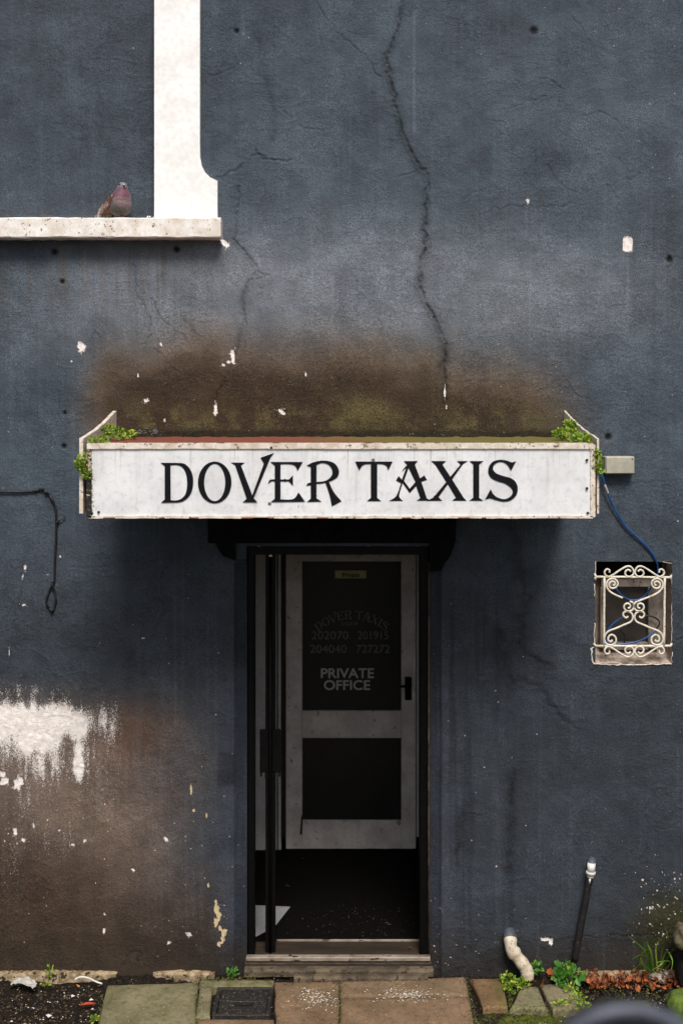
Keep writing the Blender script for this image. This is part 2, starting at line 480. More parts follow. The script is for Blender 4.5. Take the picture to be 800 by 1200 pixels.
def leaf_mat(name, ca, cb, cc, scale=70, rough=.5, trans=.25):
    m, nt, b = new_mat(name); n = N(nt)
    g = nt.nodes.new('ShaderNodeNewGeometry').outputs['Random Per Island']
    oi = nt.nodes.new('ShaderNodeObjectInfo').outputs['Random']
    r = n.math('FRACT', n.math('ADD', g, oi))
    col = n.mix(n.ramp(r, .1, .6), ca, cb); col = n.mix(n.ramp(r, .65, 1.0), col, cc)
    col = n.mix(n.ramp(n.noise(n.coord(), scale*3, 3), .5, .7, 0, .5), col, tuple(x*.45 for x in ca[:3])+(1,))
    nt.links.new(col, b.inputs['Base Color']); b.inputs['Roughness'].default_value = rough
    tr = nt.nodes.new('ShaderNodeBsdfTranslucent'); nt.links.new(col, tr.inputs[0])
    mx = nt.nodes.new('ShaderNodeMixShader'); mx.inputs[0].default_value = trans
    out = [q for q in nt.nodes if q.type == 'OUTPUT_MATERIAL'][0]
    nt.links.new(b.outputs[0], mx.inputs[1]); nt.links.new(tr.outputs[0], mx.inputs[2]); nt.links.new(mx.outputs[0], out.inputs[0])
    return m
M['green'] = leaf_mat('bright_weed_leaf', L(74,112,24), L(140,172,42), L(190,196,84))
M['green2'] = leaf_mat('weed_leaf', L(60,110,34), L(86,146,50), L(128,160,60))
M['grass'] = leaf_mat('grass_blade', L(62,104,24), L(110,146,50), L(160,168,70))
M['dead_leaf'] = leaf_mat('dry_orange_leaf', L(110,56,28), L(168,92,44), L(46,30,20), rough=.55, trans=.12)
M['chips'] = leaf_mat('pale_chips', L(196,188,172), L(226,222,214), L(150,132,100), rough=.8, trans=0)
M['soilbits'] = leaf_mat('dark_grit', L(36,28,20), L(70,56,38), L(104,90,62), rough=.9, trans=0)

def glass_mat():
    m, nt, b = new_mat('dark_door_glass'); n = N(nt)
    f = n.noise(n.coord(), 12, 4)
    nt.links.new(n.mix(f, L(26,26,25), L(40,40,38)), b.inputs['Base Color'])
    b.inputs['Roughness'].default_value = .4; b.inputs['Specular IOR Level'].default_value = .3
    return m
M['glass'] = glass_mat()

# ================================================================= BUILDING
building = thing('building', (0, 0, 0), 'dark slate blue rendered house front with cracked stained plaster around an open doorway', 'building')

# ---- wall height field --------------------------------------------------
DX0, DX1 = 289.0, 503.0            # door opening (photo px on the wall plane)
DTOP = 640.0
BX0, BX1 = 275.5, 515.5            # shallow margin round the opening
WX0, WX1, WY0, WY1 = 697.0, 786.5, 658.0, 777.5
RX1, RY1 = 182.0, 262.0            # recessed panel top-left (x < RX1, y < RY1)

step = 1.36
def lines(lo, hi, lo2, hi2, snaps):
    a = np.arange(lo, hi + step, step)
    for s_ in snaps:
        k = np.argmin(abs(a - s_)); a[k] = s_
    # a sharp step is a pair of lines 0.4 px apart
    far = [lo - 30, lo - 90, lo - 240, lo2]; far2 = [hi + 30, hi + 90, hi + 240, hi2]
    return np.unique(np.concatenate([far[::-1], a, far2]))
gx = lines(-16, 816, -900, 1700, [DX0, DX1, BX0, BX1, WX0, WX1, RX1])
gy = lines(-16, 1150, -640, 1176, [DTOP, WY0, WY1, RY1])
gy = gy[gy <= 1176]
U, V = np.meshgrid(gx, gy)
xm = U / K; ym = V / K
Uf = U.ravel(); Vf = V.ravel()

disp = np.zeros_like(U)            # metres, positive = towards the street
disp += (fbm(xm*1.1, ym*1.1, 3, 1) - .5) * .020
disp += (fbm(xm*6, ym*6, 3, 5) - .5) * .0045
disp += (fbm(xm*26, ym*26, 2, 9) - .5) * .0016
# trowel ripples, ridged noise, in patches
wx = xm + .12*(fbm(xm*3, ym*3, 2, 30)-.5); wy = ym + .12*(fbm(xm*3, ym*3, 2, 31)-.5)
rn = fbm(wx*5.5, wy*9, 3, 21)
rid = np.clip(1 - abs(rn - .5) * 26, 0, 1)
rmask = sstep(.50, .66, fbm(xm*2.1, ym*2.1, 3, 40))
disp += rid * rmask * .0019
rn2 = fbm(wx*9+4, wy*12, 2, 61)
rid2 = np.clip(1 - abs(rn2 - .5) * 30, 0, 1)
disp += rid2 * sstep(.52, .64, fbm(xm*2.6+9, ym*2.6, 3, 70)) * .0013

crackA = np.zeros_like(U)          # dark line mask
def seg_dist(pts, pad):
    lo = np.min(pts, 0) - pad; hi = np.max(pts, 0) + pad
    i0, i1 = np.searchsorted(gy, [lo[1], hi[1]]); j0, j1 = np.searchsorted(gx, [lo[0], hi[0]])
    i1 = min(i1+1, len(gy)); j1 = min(j1+1, len(gx))
    sl = (slice(i0, i1), slice(j0, j1))
    u = U[sl]; v = V[sl]; best = np.full(u.shape, 1e9)
    for a, b in zip(pts[:-1], pts[1:]):
        d = b - a; l2 = (d*d).sum() + 1e-9
        t = np.clip(((u-a[0])*d[0] + (v-a[1])*d[1]) / l2, 0, 1)
        best = np.minimum(best, np.hypot(u - a[0] - t*d[0], v - a[1] - t*d[1]))
    return sl, best
def jitter(pts, amp, seed, n=6):
    r = np.random.default_rng(seed); out = []
    for a, b in zip(pts[:-1], pts[1:]):
        a = np.array(a, float); b = np.array(b, float)
        m = max(2, int(np.hypot(*(b-a)) / n))
        for k in range(m):
            p = a + (b-a)*k/m
            out.append(p + (r.normal(0, amp, 2) if k else 0))
    out.append(np.array(pts[-1], float))
    return np.array(out)
def crack(pts, w, depth, dark, amp=1.2, seed=0, halo=0.0):
    global disp
    p = jitter(pts, amp, seed); depth *= .72; dark *= .85; w *= .85
    sl, d = seg_dist(p, max(w*3, halo*2) + 3)
    u_ = U[sl]; v_ = V[sl]
    d = d + 1.1*(vnoise(u_/2.6, v_/2.6, seed+7)-.5)*2*(w > 1)
    d = np.abs(d)
    k = np.exp(-(d/w)**2) * (.35 + .9*vnoise(u_/14, v_/14, seed+31))
    disp[sl] -= k * depth
    crackA[sl] = np.maximum(crackA[sl], k * dark)
    # lifted lip on one side
    disp[sl] += np.exp(-((d - w*1.9)/w)**2) * depth * .3
    if halo:
        crackA[sl] = np.maximum(crackA[sl], np.exp(-(d/halo)**2) * dark * .62 * (.5 + .9*vnoise(u_/9, v_/9, seed)) if True else 0)

crack([(473,-16),(470,10),(466,35),(457,58),(452,70),(458,95),(463,125),(470,150),(480,175),(492,198),(500,203),(500,230),(498,262),(498,290),(492,310),(491,330),(497,350),(507,370),(514,385),(520,398),(522,420),(521,445),(521,468)], 1.5, .010, .85, 1.8, 1, 5.5)
crack([(500,203),(501,235),(498,275)], 1.2, .004, .5, 1.0, 2, 3)
crack([(500,198),(478,204),(466,207)], 1.1, .004, .4, 1.2, 3)
crack([(365,-16),(378,14),(400,40),(422,62),(446,90)], 1.1, .005, .45, 1.5, 4)
crack([(505,10),(492,28),(478,36)], 1, .003, .35, 1.5, 5)
crack([(298,28),(304,60),(316,110),(321,142),(318,165)], 3.2, .002, .42, 1.4, 6, 6)
crack([(322,188),(300,181),(280,197),(258,207),(250,215)], 1.2, .005, .5, 2, 7)
crack([(300,176),(308,186),(328,188),(345,186)], 1.3, .006, .6, 2, 8)
crack([(282,210),(279,240),(278,262),(274,280)], 1.6, .003, .4, 1.2, 9)
crack([(274,280),(288,295),(300,312),(302,318),(288,338),(284,350),(288,372),(287,378),(280,395),(275,412)], 1.3, .007, .65, 1.6, 10, 3)
crack([(302,318),(316,322),(300,328)], 1.0, .004, .4, 1.5, 11)
crack([(275,415),(270,428),(264,444),(256,458),(252,476)], 1.2, .006, .55, 1.8, 12)
crack([(154,310),(158,340),(170,360),(177,380),(172,398),(165,405)], 1.3, .004, .5, 1.8, 13)
crack([(178,350),(190,374),(205,388),(218,400)], 1.3, .004, .45, 1.8, 14)
crack([(215,372),(225,388),(240,396),(225,382)], 1.1, .004, .45, 1.8, 15)
crack([(104,402),(112,388),(118,396),(122,390)], 1.0, .003, .45, 1.5, 16)
crack([(72,430),(78,440),(76,455),(90,470),(110,468)], 1.0, .003, .35, 1.8, 17)
crack([(180,408),(200,430),(225,440),(250,452)], 1.0, .003, .35, 2, 18)
crack([(612,100),(640,92),(660,105)], 1.2, .005, .5, 1.5, 19)
crack([(588,128),(605,124),(640,112)], 1.0, .004, .4, 1.5, 20)
crack([(680,135),(700,130),(722,140),(728,150)], 1.1, .004, .45, 1.5, 21)
crack([(620,200),(640,205),(680,230),(720,215),(780,195)], 1.0, .003, .25, 2.0, 22)
crack([(670,20),(688,45),(702,70)], 1.0, .003, .35, 1.5, 23)
crack([(570,140),(590,143)], 1.0, .004, .45, 1, 24)
crack([(566,250),(600,240),(640,243),(690,238)], 1.0, .003, .3, 2, 25)
crack([(600,620),(604,650),(614,690),(622,700),(612,722),(605,740),(612,760),(630,775),(645,785)], 3.4, .004, .62, 2.6, 26, 8)
crack([(585,740),(584,760),(590,780),(600,800),(625,802),(650,828),(670,850)], 3.2, .003, .55, 2.8, 27, 8)
crack([(603,905),(598,930),(597,970),(594,1018)], 3.6, .002, .75, 1.8, 28, 7)
crack([(541,955),(538,985),(535,1015)], 3.0, .003, .7, 1.5, 29, 5)
crack([(536,960),(548,954),(570,953)], 1.0, .004, .45, 1.2, 30)
crack([(770,757),(786,755),(800,747),(820,744)], 1.6, .006, .8, 1.5, 31)
crack([(690,787),(700,779)], 1.4, .005, .6, 1.2, 32)
crack([(680,1098),(740,1097),(820,1094)], 1.1, .005, .5, 1.5, 33)
crack([(560,1101),(620,1104),(680,1099)], 1.0, .003, .35, 1.5, 34)
crack([(700,995),(705,1005),(712,1012)], 1.0, .003, .5, 1, 35)
crack([(28,665),(24,700),(14,740),(12,800)], 1.3, .003, .3, 2, 36)
crack([(145,1130),(150,1120),(158,1114),(166,1118),(163,1130)], 1.3, .004, .65, 1.4, 37)
crack([(80,664),(125,662),(205,655)], 1.0, .003, .35, 2, 38)
crack([(205,655),(190,672),(188,730),(180,745)], 1.2, .003, .35, 2, 39)
crack([(0,275),(60,280),(120,282)], .8, .001, .15, 2, 40)
crack([(700,560),(740,566),(800,562)], 1.0, .003, .3, 1.2, 41)
crack([(780,298),(786,306),(782,314)], 1.4, .005, .7, 1, 42)
crack([(430,0),(437,14)], .8, .001, .1, 1, 43)
for k in range(46):                # small random hairline cracks in the old paint
    x0 = rng.uniform(20, 790); y0 = rng.choice([rng.uniform(20, 470), rng.uniform(640, 1110)])
    if 270 < x0 < 520 and y0 > 600: continue
    a = rng.uniform(-.5, .5) + (math.pi/2 if rng.random() < .25 else 0); pts = [(x0, y0)]
    for j in range(rng.integers(2, 5)):
        a += rng.normal(0, .5); l = rng.uniform(7, 20)
        pts.append((pts[-1][0] + l*math.cos(a), pts[-1][1] + l*math.sin(a)))
    crack(pts, rng.uniform(.7, 1.1), rng.uniform(.002, .005), rng.uniform(.15, .45), 1.3, 100+k)

# ---- colours (albedo) of the paint and its stains
def C3(r, g, b): return lin((r, g, b)).reshape(1, 1, 3)
def mixc(a, b, m): return a + (b - a) * m[..., None]
n1 = fbm(xm*1.3, ym*1.3, 4, 200); n2 = fbm(xm*4, ym*4, 4, 210); n3 = fbm(xm*14, ym*14, 3, 220)
paint = mixc(C3(69,80,90), C3(79,90,100), sstep(.35, .65, n1))
paint = np.broadcast_to(paint, U.shape + (3,)).copy()
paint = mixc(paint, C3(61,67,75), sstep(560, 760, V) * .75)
paint = mixc(paint, C3(66,73,84), sstep(.5, .75, n2) * .6)
# chalky pale bloom above the sign, and between panel and sign
bl = np.exp(-(((U-420)/260)**2 + ((V-345)/75)**2)) + .7*np.exp(-(((U-690)/90)**2 + ((V-350)/60)**2))
bl = bl + .55*np.exp(-(((U-130)/150)**2 + ((V-370)/60)**2)) + .8*np.exp(-((V-338)/48)**2)*sstep(120,220,U)*(1-sstep(560,700,U))
paint = mixc(paint, C3(118,124,132), np.clip(bl*(.45+.6*n2), 0, .85))
bl2 = sstep(292, 296, V) * 0
# square edge of an older repaint
paint = mixc(paint, C3(96,103,115), (sstep(276, 284, V)*sstep(392, 398, U)*(1-sstep(470, 600, U))*(1-sstep(330, 400, V))) * .25)
# blue repair strips beside the door
paint = mixc(paint, C3(60,68,80), (np.exp(-((U-266)/20)**2) * sstep(760, 840, V)) * .75)
sw = sstep(880,882+6*n3,V)*(1-sstep(918,924,V))*np.exp(-((U-268)/15.)**4)
paint = mixc(paint, C3(36,43,56), sw * .9)
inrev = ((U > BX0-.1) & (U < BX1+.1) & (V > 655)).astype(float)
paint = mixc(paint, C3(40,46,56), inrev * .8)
paint = mixc(paint, C3(74,80,92), (np.exp(-((U-524)/10)**2) * sstep(680, 760, V)) * .45)
# brown stain over the sign
yt = np.interp(U, [40,85,120,200,400,500,600,680,730], [520,455,412,392,392,402,425,455,520])
nn = (n2 - .5) * 46
br = sstep(-42, 50, V - yt + nn*.8) * sstep(66, 140, U + nn*.7) * (1 - sstep(610, 725, U + nn)) * (1 - sstep(524, 536, V))
paint = mixc(paint, C3(104,88,70), np.clip(br*1.1, 0, 1) * .9)
brd = sstep(12, 60, V - yt + nn) * sstep(100, 175, U + nn) * (1 - sstep(560, 690, U + nn)) * (1 - sstep(524, 536, V))
paint = mixc(paint, C3(60,46,29), np.clip(brd, 0, 1) * .92)
mo = sstep(462, 500, V + nn*.6) * sstep(110, 180, U) * (1 - sstep(600, 690, U)) * (1 - sstep(524, 530, V))
paint = mixc(paint, C3(104,96,60), mo * sstep(.30, .66, n3) * .75)
paint = mixc(paint, C3(92,86,48), mo * sstep(.30, .8, n2) * sstep(300, 430, U) * .4)
wet = sstep(500, 508, V + (n3-.5)*10) * (1 - sstep(524, 530, V)) * (U > 130) * (U < 670)
paint = mixc(paint, C3(26,22,12), wet * .8)
# lower left rust-brown stain
ll = (1 - sstep(110, 285, U + nn*1.4)) * sstep(785, 865, V + nn*.5)
paint = mixc(paint, C3(118,101,88), ll * .92)
ll2 = (1 - sstep(60, 200, U + nn*2)) * sstep(930, 1050, V + nn)
paint = mixc(paint, C3(52,40,31), np.clip(ll2, 0, 1) * .8)
ll3 = (1 - sstep(236, 275, U + nn*.6)) * sstep(985, 1090, V + nn)
paint = mixc(paint, C3(68,55,44), np.clip(ll3, 0, 1) * .75)
rust = np.exp(-(((U-150)/40)**2 + ((V-860)/34)**2))
paint = mixc(paint, C3(98,72,56), np.clip(rust*1.1, 0, 1) * .6)
# lower right damp
lr = sstep(640, 790, U + nn*1.5) * sstep(1000, 1100, V + nn)
paint = mixc(paint, C3(52,46,34), np.clip(lr, 0, 1) * .85)
lr2 = sstep(722, 785, U + nn) * sstep(1025, 1080, V + nn)
paint = mixc(paint, C3(66,66,34), np.clip(lr2, 0, 1) * .8)
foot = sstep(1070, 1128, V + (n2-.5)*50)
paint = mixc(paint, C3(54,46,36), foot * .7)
# streaks under the window sill
stk = fbm(xm*40, ym*1.2, 3, 300)
paint = mixc(paint, C3(92,86,80), sstep(.52, .7, stk) * sstep(284, 290, V) * (1 - sstep(320, 380, V)) * (1 - sstep(200, 262, U)) * .5)
# dark grey waxy drips on the right of the doorway
dp = fbm(xm*34, ym*1.0, 3, 320)
paint = mixc(paint, C3(44,49,58), sstep(.50, .70, dp) * sstep(660, 760, V) * sstep(516, 530, U) * (1 - sstep(560, 640, U)) * .7)
# orange stain in the bottom of the recessed panel
paint = mixc(paint, C3(120,104,92), (U < RX1) * sstep(240, 262, V) * (V < 264) * sstep(.4, .7, n3) * .5 * (1-sstep(60, 130, U)))
paint = mixc(paint, C3(66,73,83), (U < RX1) * (V < 250) * .6)
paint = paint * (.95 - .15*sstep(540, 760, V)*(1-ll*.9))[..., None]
# faint vertical scuffs and pale run marks
scf = fbm(xm*55, ym*.9, 3, 600); scf2 = fbm(xm*2.3, ym*1.6, 3, 610)
paint = mixc(paint, C3(120,126,134), sstep(.60,.74,scf) * sstep(.5,.62,scf2) * .06)
paint = mixc(paint, C3(52,57,65), sstep(.60,.72,fbm(xm*48+9, ym*.7, 3, 620)) * sstep(.48,.62,fbm(xm*1.7+5, ym*1.3, 3, 630)) * .14)
for lx, l0, l1, st_ in ((485,10,190,.2),(735,296,410,.22),(730,296,340,.2),(616,240,300,.15),(100,288,360,.2)):
    paint = mixc(paint, C3(140,146,154), np.exp(-((U-lx)/1.6)**2) * sstep(l0,l0+8,V) * (1-sstep(l1-60,l1,V)) * st_)
# mottled, cloudier repainting
cl_ = fbm(xm*2.2+3, ym*2.2, 5, 640)
paint = paint * (1 + .20*(sstep(.32,.68,cl_)-.5) + .16*(sstep(.35,.65,fbm(xm*9, ym*9, 3, 650))-.5))[..., None]
paint = mixc(paint, C3(14,15,17), np.clip(crackA, 0, 1))

grime = np.clip(np.maximum(brd*.85, mo) * (V < 526) + .5*np.clip(lr2, 0, 1) + .35*ll2, 0, 1)
fleck = .05 + .10*sstep(850, 1100, V)*(U > 515) + .28*(1-sstep(40, 130, U))*sstep(800, 830, V)*(1-sstep(1010, 1090, V)) \
    + .45*np.exp(-(((U-512)/16)**2 + ((V-1105)/34)**2)) + .55*lr2 + .10*(U < 275)*sstep(900, 1000, V) \
    + .5*np.exp(-(((U-415)/12)**2 + ((V-265)/16)**2)) + .10*np.exp(-(((U-640)/60)**2 + ((V-330)/60)**2)) + .16*mo
white = np.full(U.shape, -1.0); cream = np.zeros_like(U)
WN = vnoise(U/2.9, V/2.9, 91)
def wblob(cx, cy, rx, ry, val=.95, p=2.0):
    global white
    rx *= .8; ry *= .85
    d = (abs((U-cx)/rx)**p + abs((V-cy)/ry)**p)**(1/p)
    if p < 5 and rx > 1.4: d = d * (.55 + .95*WN)
    white = np.maximum(white, np.where(d < 2.4, val*1.05 - d*.62, -1))
# big peeled patch on the left
def gb(cx, cy, rx, ry, v): return v*np.exp(-(((U-cx)/rx)**2 + ((V-cy)/ry)**2))
wb = gb(10, 845, 70, 26, .92)
for a_ in ((62,846,44,23,.92),(90,850,15,24,.86),(40,868,50,24,.72),(92,878,9,15,.62),(92,897,8,20,.86),(45,895,14,34,.56),(20,880,26,22,.50),(122,842,11,26,.46),(114,850,9,22,.34),
           (60,885,78,52,.40),(130,850,20,44,.34),(138,895,7,26,.28),(15,812,90,14,.30),(30,935,44,30,.24),(65,985,42,34,.24),(10,1010,26,60,.20)):
    wb = np.maximum(wb, gb(*a_))
strk = fbm(xm*30, ym*3.0, 4, 400); strk2 = fbm(xm*70, ym*9, 3, 410)
wb = wb + ((strk - .5) * .32 + (strk2 - .5) * .30) * sstep(.05, .25, wb)
peelm = wb
white = white
chips = [(735,286,3.6,5.0,1.7,6),(96,407,5,5,1.2,2),(84,423,2,2,1,2),(189,403,2,2,1,2),(273,418,2.4,8,1.2,2),(269,424,3,3,1,2),(262,428,3,2,1,2),(253,478,2.2,7,1.2,2),(328,481,7,3.4,.85,2),(332,484,4,3,.9,2),(171,469,5,3,.85,2),(193,492,2,3,1,2),(162,440,1.6,3,1,2),(358,438,2,3,.9,2),(521,460,1.4,9,1.1,2),(523,477,1.2,5,.9,2),(618,237,3.5,7,.66,2),
 (222,1096,6,4,.8,2),(198,1105,4,5,.72,2),(122,1090,2,6,1,2),(123,1072,2,3,.9,2),(156,1020,3,3,1,2),(30,665,3,9,.8,2),(27,675,2.5,8,.7,2),(11,765,1.5,14,.72,2),(28,709,5,2,.9,2),(71,652,1.5,2,1,2),(168,748,4,1,.9,2),(56,673,6,.8,.9,2),(640,1101,7,2.2,1.1,2),(645,1105,3,4,1,2),(263,285,4,3,1.3,2),(266,288,2,3,1.2,2),(195,984,2.4,2.6,1.1,2),
 (425,540,0,0,0,2),(552,985,2,3,.8,2),(581,1015,2,3,.7,2),(540,957,1,1,1,2),(598,175,.1,.1,0,2),(100,985,3,4,.8,2),(70,973,3,2,.8,2),(18,975,3,6,1.1,2),(28,985,5,3,.9,2),(40,968,3,6,.8,2),(85,990,4,2,.8,2),(150,60,0,0,0,2),(154,52,1.4,7,.62,2),(266,55,1.2,6,.5,2),(640,330,2,5,.5,2),(772,100,1,0,0,2)]
for cx, cy, rx, ry, val, p in chips:
    if rx > .2: wblob(cx, cy, rx, ry, val, p)
pk = [(253,1058,1.6,4),(254,1066,3,8),(256,1074,3,6),(253,1082,2.6,6),(258,1088,3,4),(262,1093,3.5,6),(261,1100,2.6,5),(257,1106,2,3),(244,1038,1.4,3),(224,925,1.5,6),(227,950,1.5,2),(242,956,1.2,4)]
for cx, cy, rx, ry in pk:
    wblob(cx, cy, rx, ry, 1.15); cream = np.maximum(cream, np.exp(-(((U-cx)/(rx*3))**2+((V-cy)/(ry*2))**2)))
for cx, cy, rx, ry in ((6,915,5,4),(20,918,4,5),(24,914,3,4),(3,908,3,3),(22,924,2,3)): wblob(cx, cy, rx, ry, 1.25, 3)
for k in range(80):
    x0 = rng.uniform(0, 36) if k < 40 else rng.uniform(0, 130); y0 = rng.uniform(905, 990) if k < 40 else rng.uniform(940, 1080)
    wblob(x0, y0, rng.uniform(.6, 1.5), rng.uniform(.6, 2.2), rng.uniform(.6, 1.0))
for k in range(26):
    t_ = rng.random(); i_ = rng.integers(0, 5); q_ = ((480,175),(496,262),(505,368),(462,120),(521,440),(492,330))[i_]; wblob(q_[0]+rng.normal(0,3), q_[1]+rng.normal(0,14), .7, rng.uniform(.7,1.6), .75)
for k in range(170):
    x0 = 812 - 72*rng.random()**1.5; y0 = rng.uniform(1020, 1115)
    wblob(x0, y0, rng.uniform(.7, 1.9), rng.uniform(.7, 2.0), rng.uniform(.65, 1.0))
for k in range(60):
    x0 = rng.normal(512, 9); y0 = rng.uniform(1040, 1135)
    wblob(x0, y0, rng.uniform(.6, 1.4), rng.uniform(.6, 1.6), rng.uniform(.6, .95))
# bare plaster has a step of its own
disp -= .0025 * sstep(.45, .8, white)

# steps: margin round the doorway, recessed panel
damp = 1 - .85*sstep(BX0-6, BX0, U)*(1-sstep(BX1, BX1+6, U))*sstep(DTOP-8, DTOP, V)
disp *= damp
rec = ((U > BX0 - .1) & (U < BX1 + .1) & (V > 660)).astype(float)
disp -= rec * .028
# chipped holes and old fixings
for hx, hy, hr in [(64,295,4),(207,292,4),(73,330,3),(277,36,3),(625,36,4.5),(784,304,4),(76,484,2.5),(75,523,3),(712,512,4),(697,650,0),(144,702,0)]:
    if hr:
        d = np.hypot(U-hx, V-hy); disp -= np.exp(-(d/hr)**4) * .010
        paint = mixc(paint, C3(10,10,11), np.exp(-(d/hr)**4))

inner = (U < RX1 - .1) & (V < RY1 - .1)
X3 = (U - 400) / K; Z3 = CZ + (460 - V) / K
Y3 = -disp
Y3 = np.where(inner, Y3 + .06, Y3)
verts = np.stack([X3, Y3, Z3], -1).reshape(-1, 3)
nr, nc = U.shape
ii, jj = np.meshgrid(np.arange(nr-1), np.arange(nc-1), indexing='ij')
uc = (gx[jj] + gx[jj+1]) / 2; vc = (gy[ii] + gy[ii+1]) / 2
hole = ((uc > DX0) & (uc < DX1) & (vc > DTOP)) | ((uc > WX0) & (uc < WX1) & (vc > WY0) & (vc < WY1))
a = ii*nc + jj
q = np.stack([a, a+nc, a+nc+1, a+1], -1)[~hole]
me = bpy.data.meshes.new('wall')
me.vertices.add(len(verts)); me.vertices.foreach_set('co', verts.ravel())
me.loops.add(q.size); me.loops.foreach_set('vertex_index', q.ravel().astype(np.int32))
me.polygons.add(len(q)); me.polygons.foreach_set('loop_start', np.arange(0, q.size, 4, dtype=np.int32))
me.polygons.foreach_set('use_smooth', np.ones(len(q), dtype=bool))
me.update(calc_edges=True)
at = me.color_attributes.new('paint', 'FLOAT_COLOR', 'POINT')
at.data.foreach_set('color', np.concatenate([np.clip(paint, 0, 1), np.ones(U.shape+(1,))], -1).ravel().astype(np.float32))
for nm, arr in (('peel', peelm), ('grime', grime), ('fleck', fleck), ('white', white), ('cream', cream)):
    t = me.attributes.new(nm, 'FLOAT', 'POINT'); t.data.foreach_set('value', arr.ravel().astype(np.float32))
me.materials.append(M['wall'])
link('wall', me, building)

def xz(px, py): return ((px-400)/K, CZ + (460-py)/K)
# reveals of the doorway, in painted plaster
m = MB()
for px, s_ in ((DX0, -1), (DX1, 1)):
    x, _ = xz(px, 0); z0 = -.02; z1 = xz(0, DTOP)[1]
    m.box(min(x, x+s_*.12), max(x, x+s_*.12), .034, .30, z0, z1)
m.box(xz(DX0,0)[0]-.12, xz(DX1,0)[0]+.12, .034, .30, xz(0,DTOP)[1], xz(0,DTOP)[1]+.12)
m.build('door_reveal', M['matt_black'], building)

# ---- recessed window surround (white flat architrave with flared foot) and sill
m = MB()
fl = [(235,-400),(235,170),(235.3,185),(237,195),(241,203),(247,209),(255.5,213),(255.5,259)]
poly = [xz(182,-400)] + [xz(*p) for p in fl] + [xz(182,259)]
m.prism(poly, -.030, .058)
m.build('window_surround', M['white_paint'], building)
m = MB()
sz0, sz1 = xz(0,281.5)[1], xz(0,258)[1]
n_ = 60
rs = random.Random(4)
xa = xz(-330,0)[0]; xb = xz(261,0)[0]
vs = []; fs = []
prof = [(.05,sz1),(-.092,sz1),(-.098,sz1-.006),(-.098,sz0+.006),(-.092,sz0),(.05,sz0)]
for i in range(n_+1):
    x = xa + (xb-xa)*i/n_
    for (y, z) in prof:
        vs.append((x, y + rs.uniform(-.0015,.0015), z + rs.uniform(-.0018,.0018)))
for i in range(n_):
    for k in range(5):
        fs.append((i*6+k, i*6+k+1, (i+1)*6+k+1, (i+1)*6+k))
fs.append([n_*6+k for k in range(6)])
m.add(vs, fs)
m.build('window_sill', M['sill'], building)
# flaking paint chip hanging off the sill end
m = MB()
c = [P(258,281,-.09), P(263,281,-.10), P(265.5,289,-.105), P(262,287,-.10)]
m.add(c + [(p[0], p[1]+.003, p[2]) for p in c], [(0,1,2,3),(7,6,5,4),(0,4,5,1),(1,5,6,2),(2,6,7,3),(3,7,4,0)])
m.build('paint_flake', M['white_paint'], building)
# torn chips of render on the ledge beside the pigeon
m = MB()
for k in range(14):
    px = rng.uniform(173, 182); c = P(px, rng.uniform(253, 258), rng.uniform(-.02,.04)); s_ = rng.uniform(.002,.006)
    m.add([(c[0]-s_,c[1],c[2]-s_),(c[0]+s_,c[1]-s_,c[2]-s_*.6),(c[0]+s_*.3,c[1],c[2]+s_)], [(0,1,2)])
tag(m.build('plaster_crumb', M['white_paint'], building), kind='stuff')

# ---- sloped mortar fillet at the wall foot (broken, uneven)
def fillet(px0, px1, name, seed, hh=.013, dd=.05):
    m = MB(); rs = random.Random(seed)
    n = max(6, int((px1-px0)/4)); vs = []; fs = []
    for i in range(n+1):
        x = (px0 + (px1-px0)*i/n - 400)/K
        k = (.25 + .75*float(fbm(np.array([x*7.+seed]), np.array([.5]), 2, 40+seed)[0])*1.3) * math.sin(math.pi*min(1, max(0, i/n)))**.5
        h = hh*k*rs.uniform(.6,1.2); d = dd*k*rs.uniform(.7,1.15)
        vs += [(x, .02, h*1.2+.004), (x, -.012-d*.25, h+.004), (x, -.012-d*.8, h*.55), (x, -.012-d, -.03)]
    for i in range(n):
        for k in range(3):
            fs.append((i*4+k, i*4+k+1, (i+1)*4+k+1, (i+1)*4+k))
    m.add(vs, fs, smooth=False)
    m.build(name, M['mortar'], building)
fillet(-30, 138, 'mortar_fillet', 1)
fillet(180, 252, 'mortar_fillet', 2, .011, .04)
fillet(640, 860, 'mortar_fillet', 3, .009, .03)

# ---- door frame
x0, x1 = xz(DX0,0)[0], xz(DX1,0)[0]
zt = xz(0,DTOP)[1]
frame = MB()
frame.box(x0+.001, P(299.5,0,.1)[0], .036, .11, .05, zt, .004)
df = frame.build('door_frame', M['black_paint'], building)
m = MB(); m.box(P(490.5,0,.1)[0], x1-.001, .036, .11, .05, zt, .004); m.build('jamb', M['black_paint'], df)
m = MB(); m.box(x0, x1, .030, .115, P(0,648,.1)[2], zt+.002, .003); m.build('head', M['black_paint'], df)
# worn wooden lip on the right edge and bead
m = MB(); m.tube([(x1-.002,.022,.10),(x1-.003,.022,.8),(x1-.002,.022,1.5),(x1-.002,.022,zt-.08)], .0035, 6); m.build('worn_bead', simple('bare_wood_edge', L(110,80,50), L(26,20,16), 14, .7), df)
m = MB()
for k in range(26):
    c = P(rng.choice([rng.uniform(292,303), rng.uniform(455,497), rng.uniform(290,500)]), rng.uniform(637,641), 0)
    s_ = rng.uniform(.003,.008)
    m.add([(c[0]-s_,.026,c[2]),(c[0]+s_*1.5,.024,c[2]-s_*.4),(c[0]+s_*.4,.026,c[2]+s_)], [(0,1,2)])
tag(m.build('loose_flakes', M['plaster_edge'], df), kind='stuff')
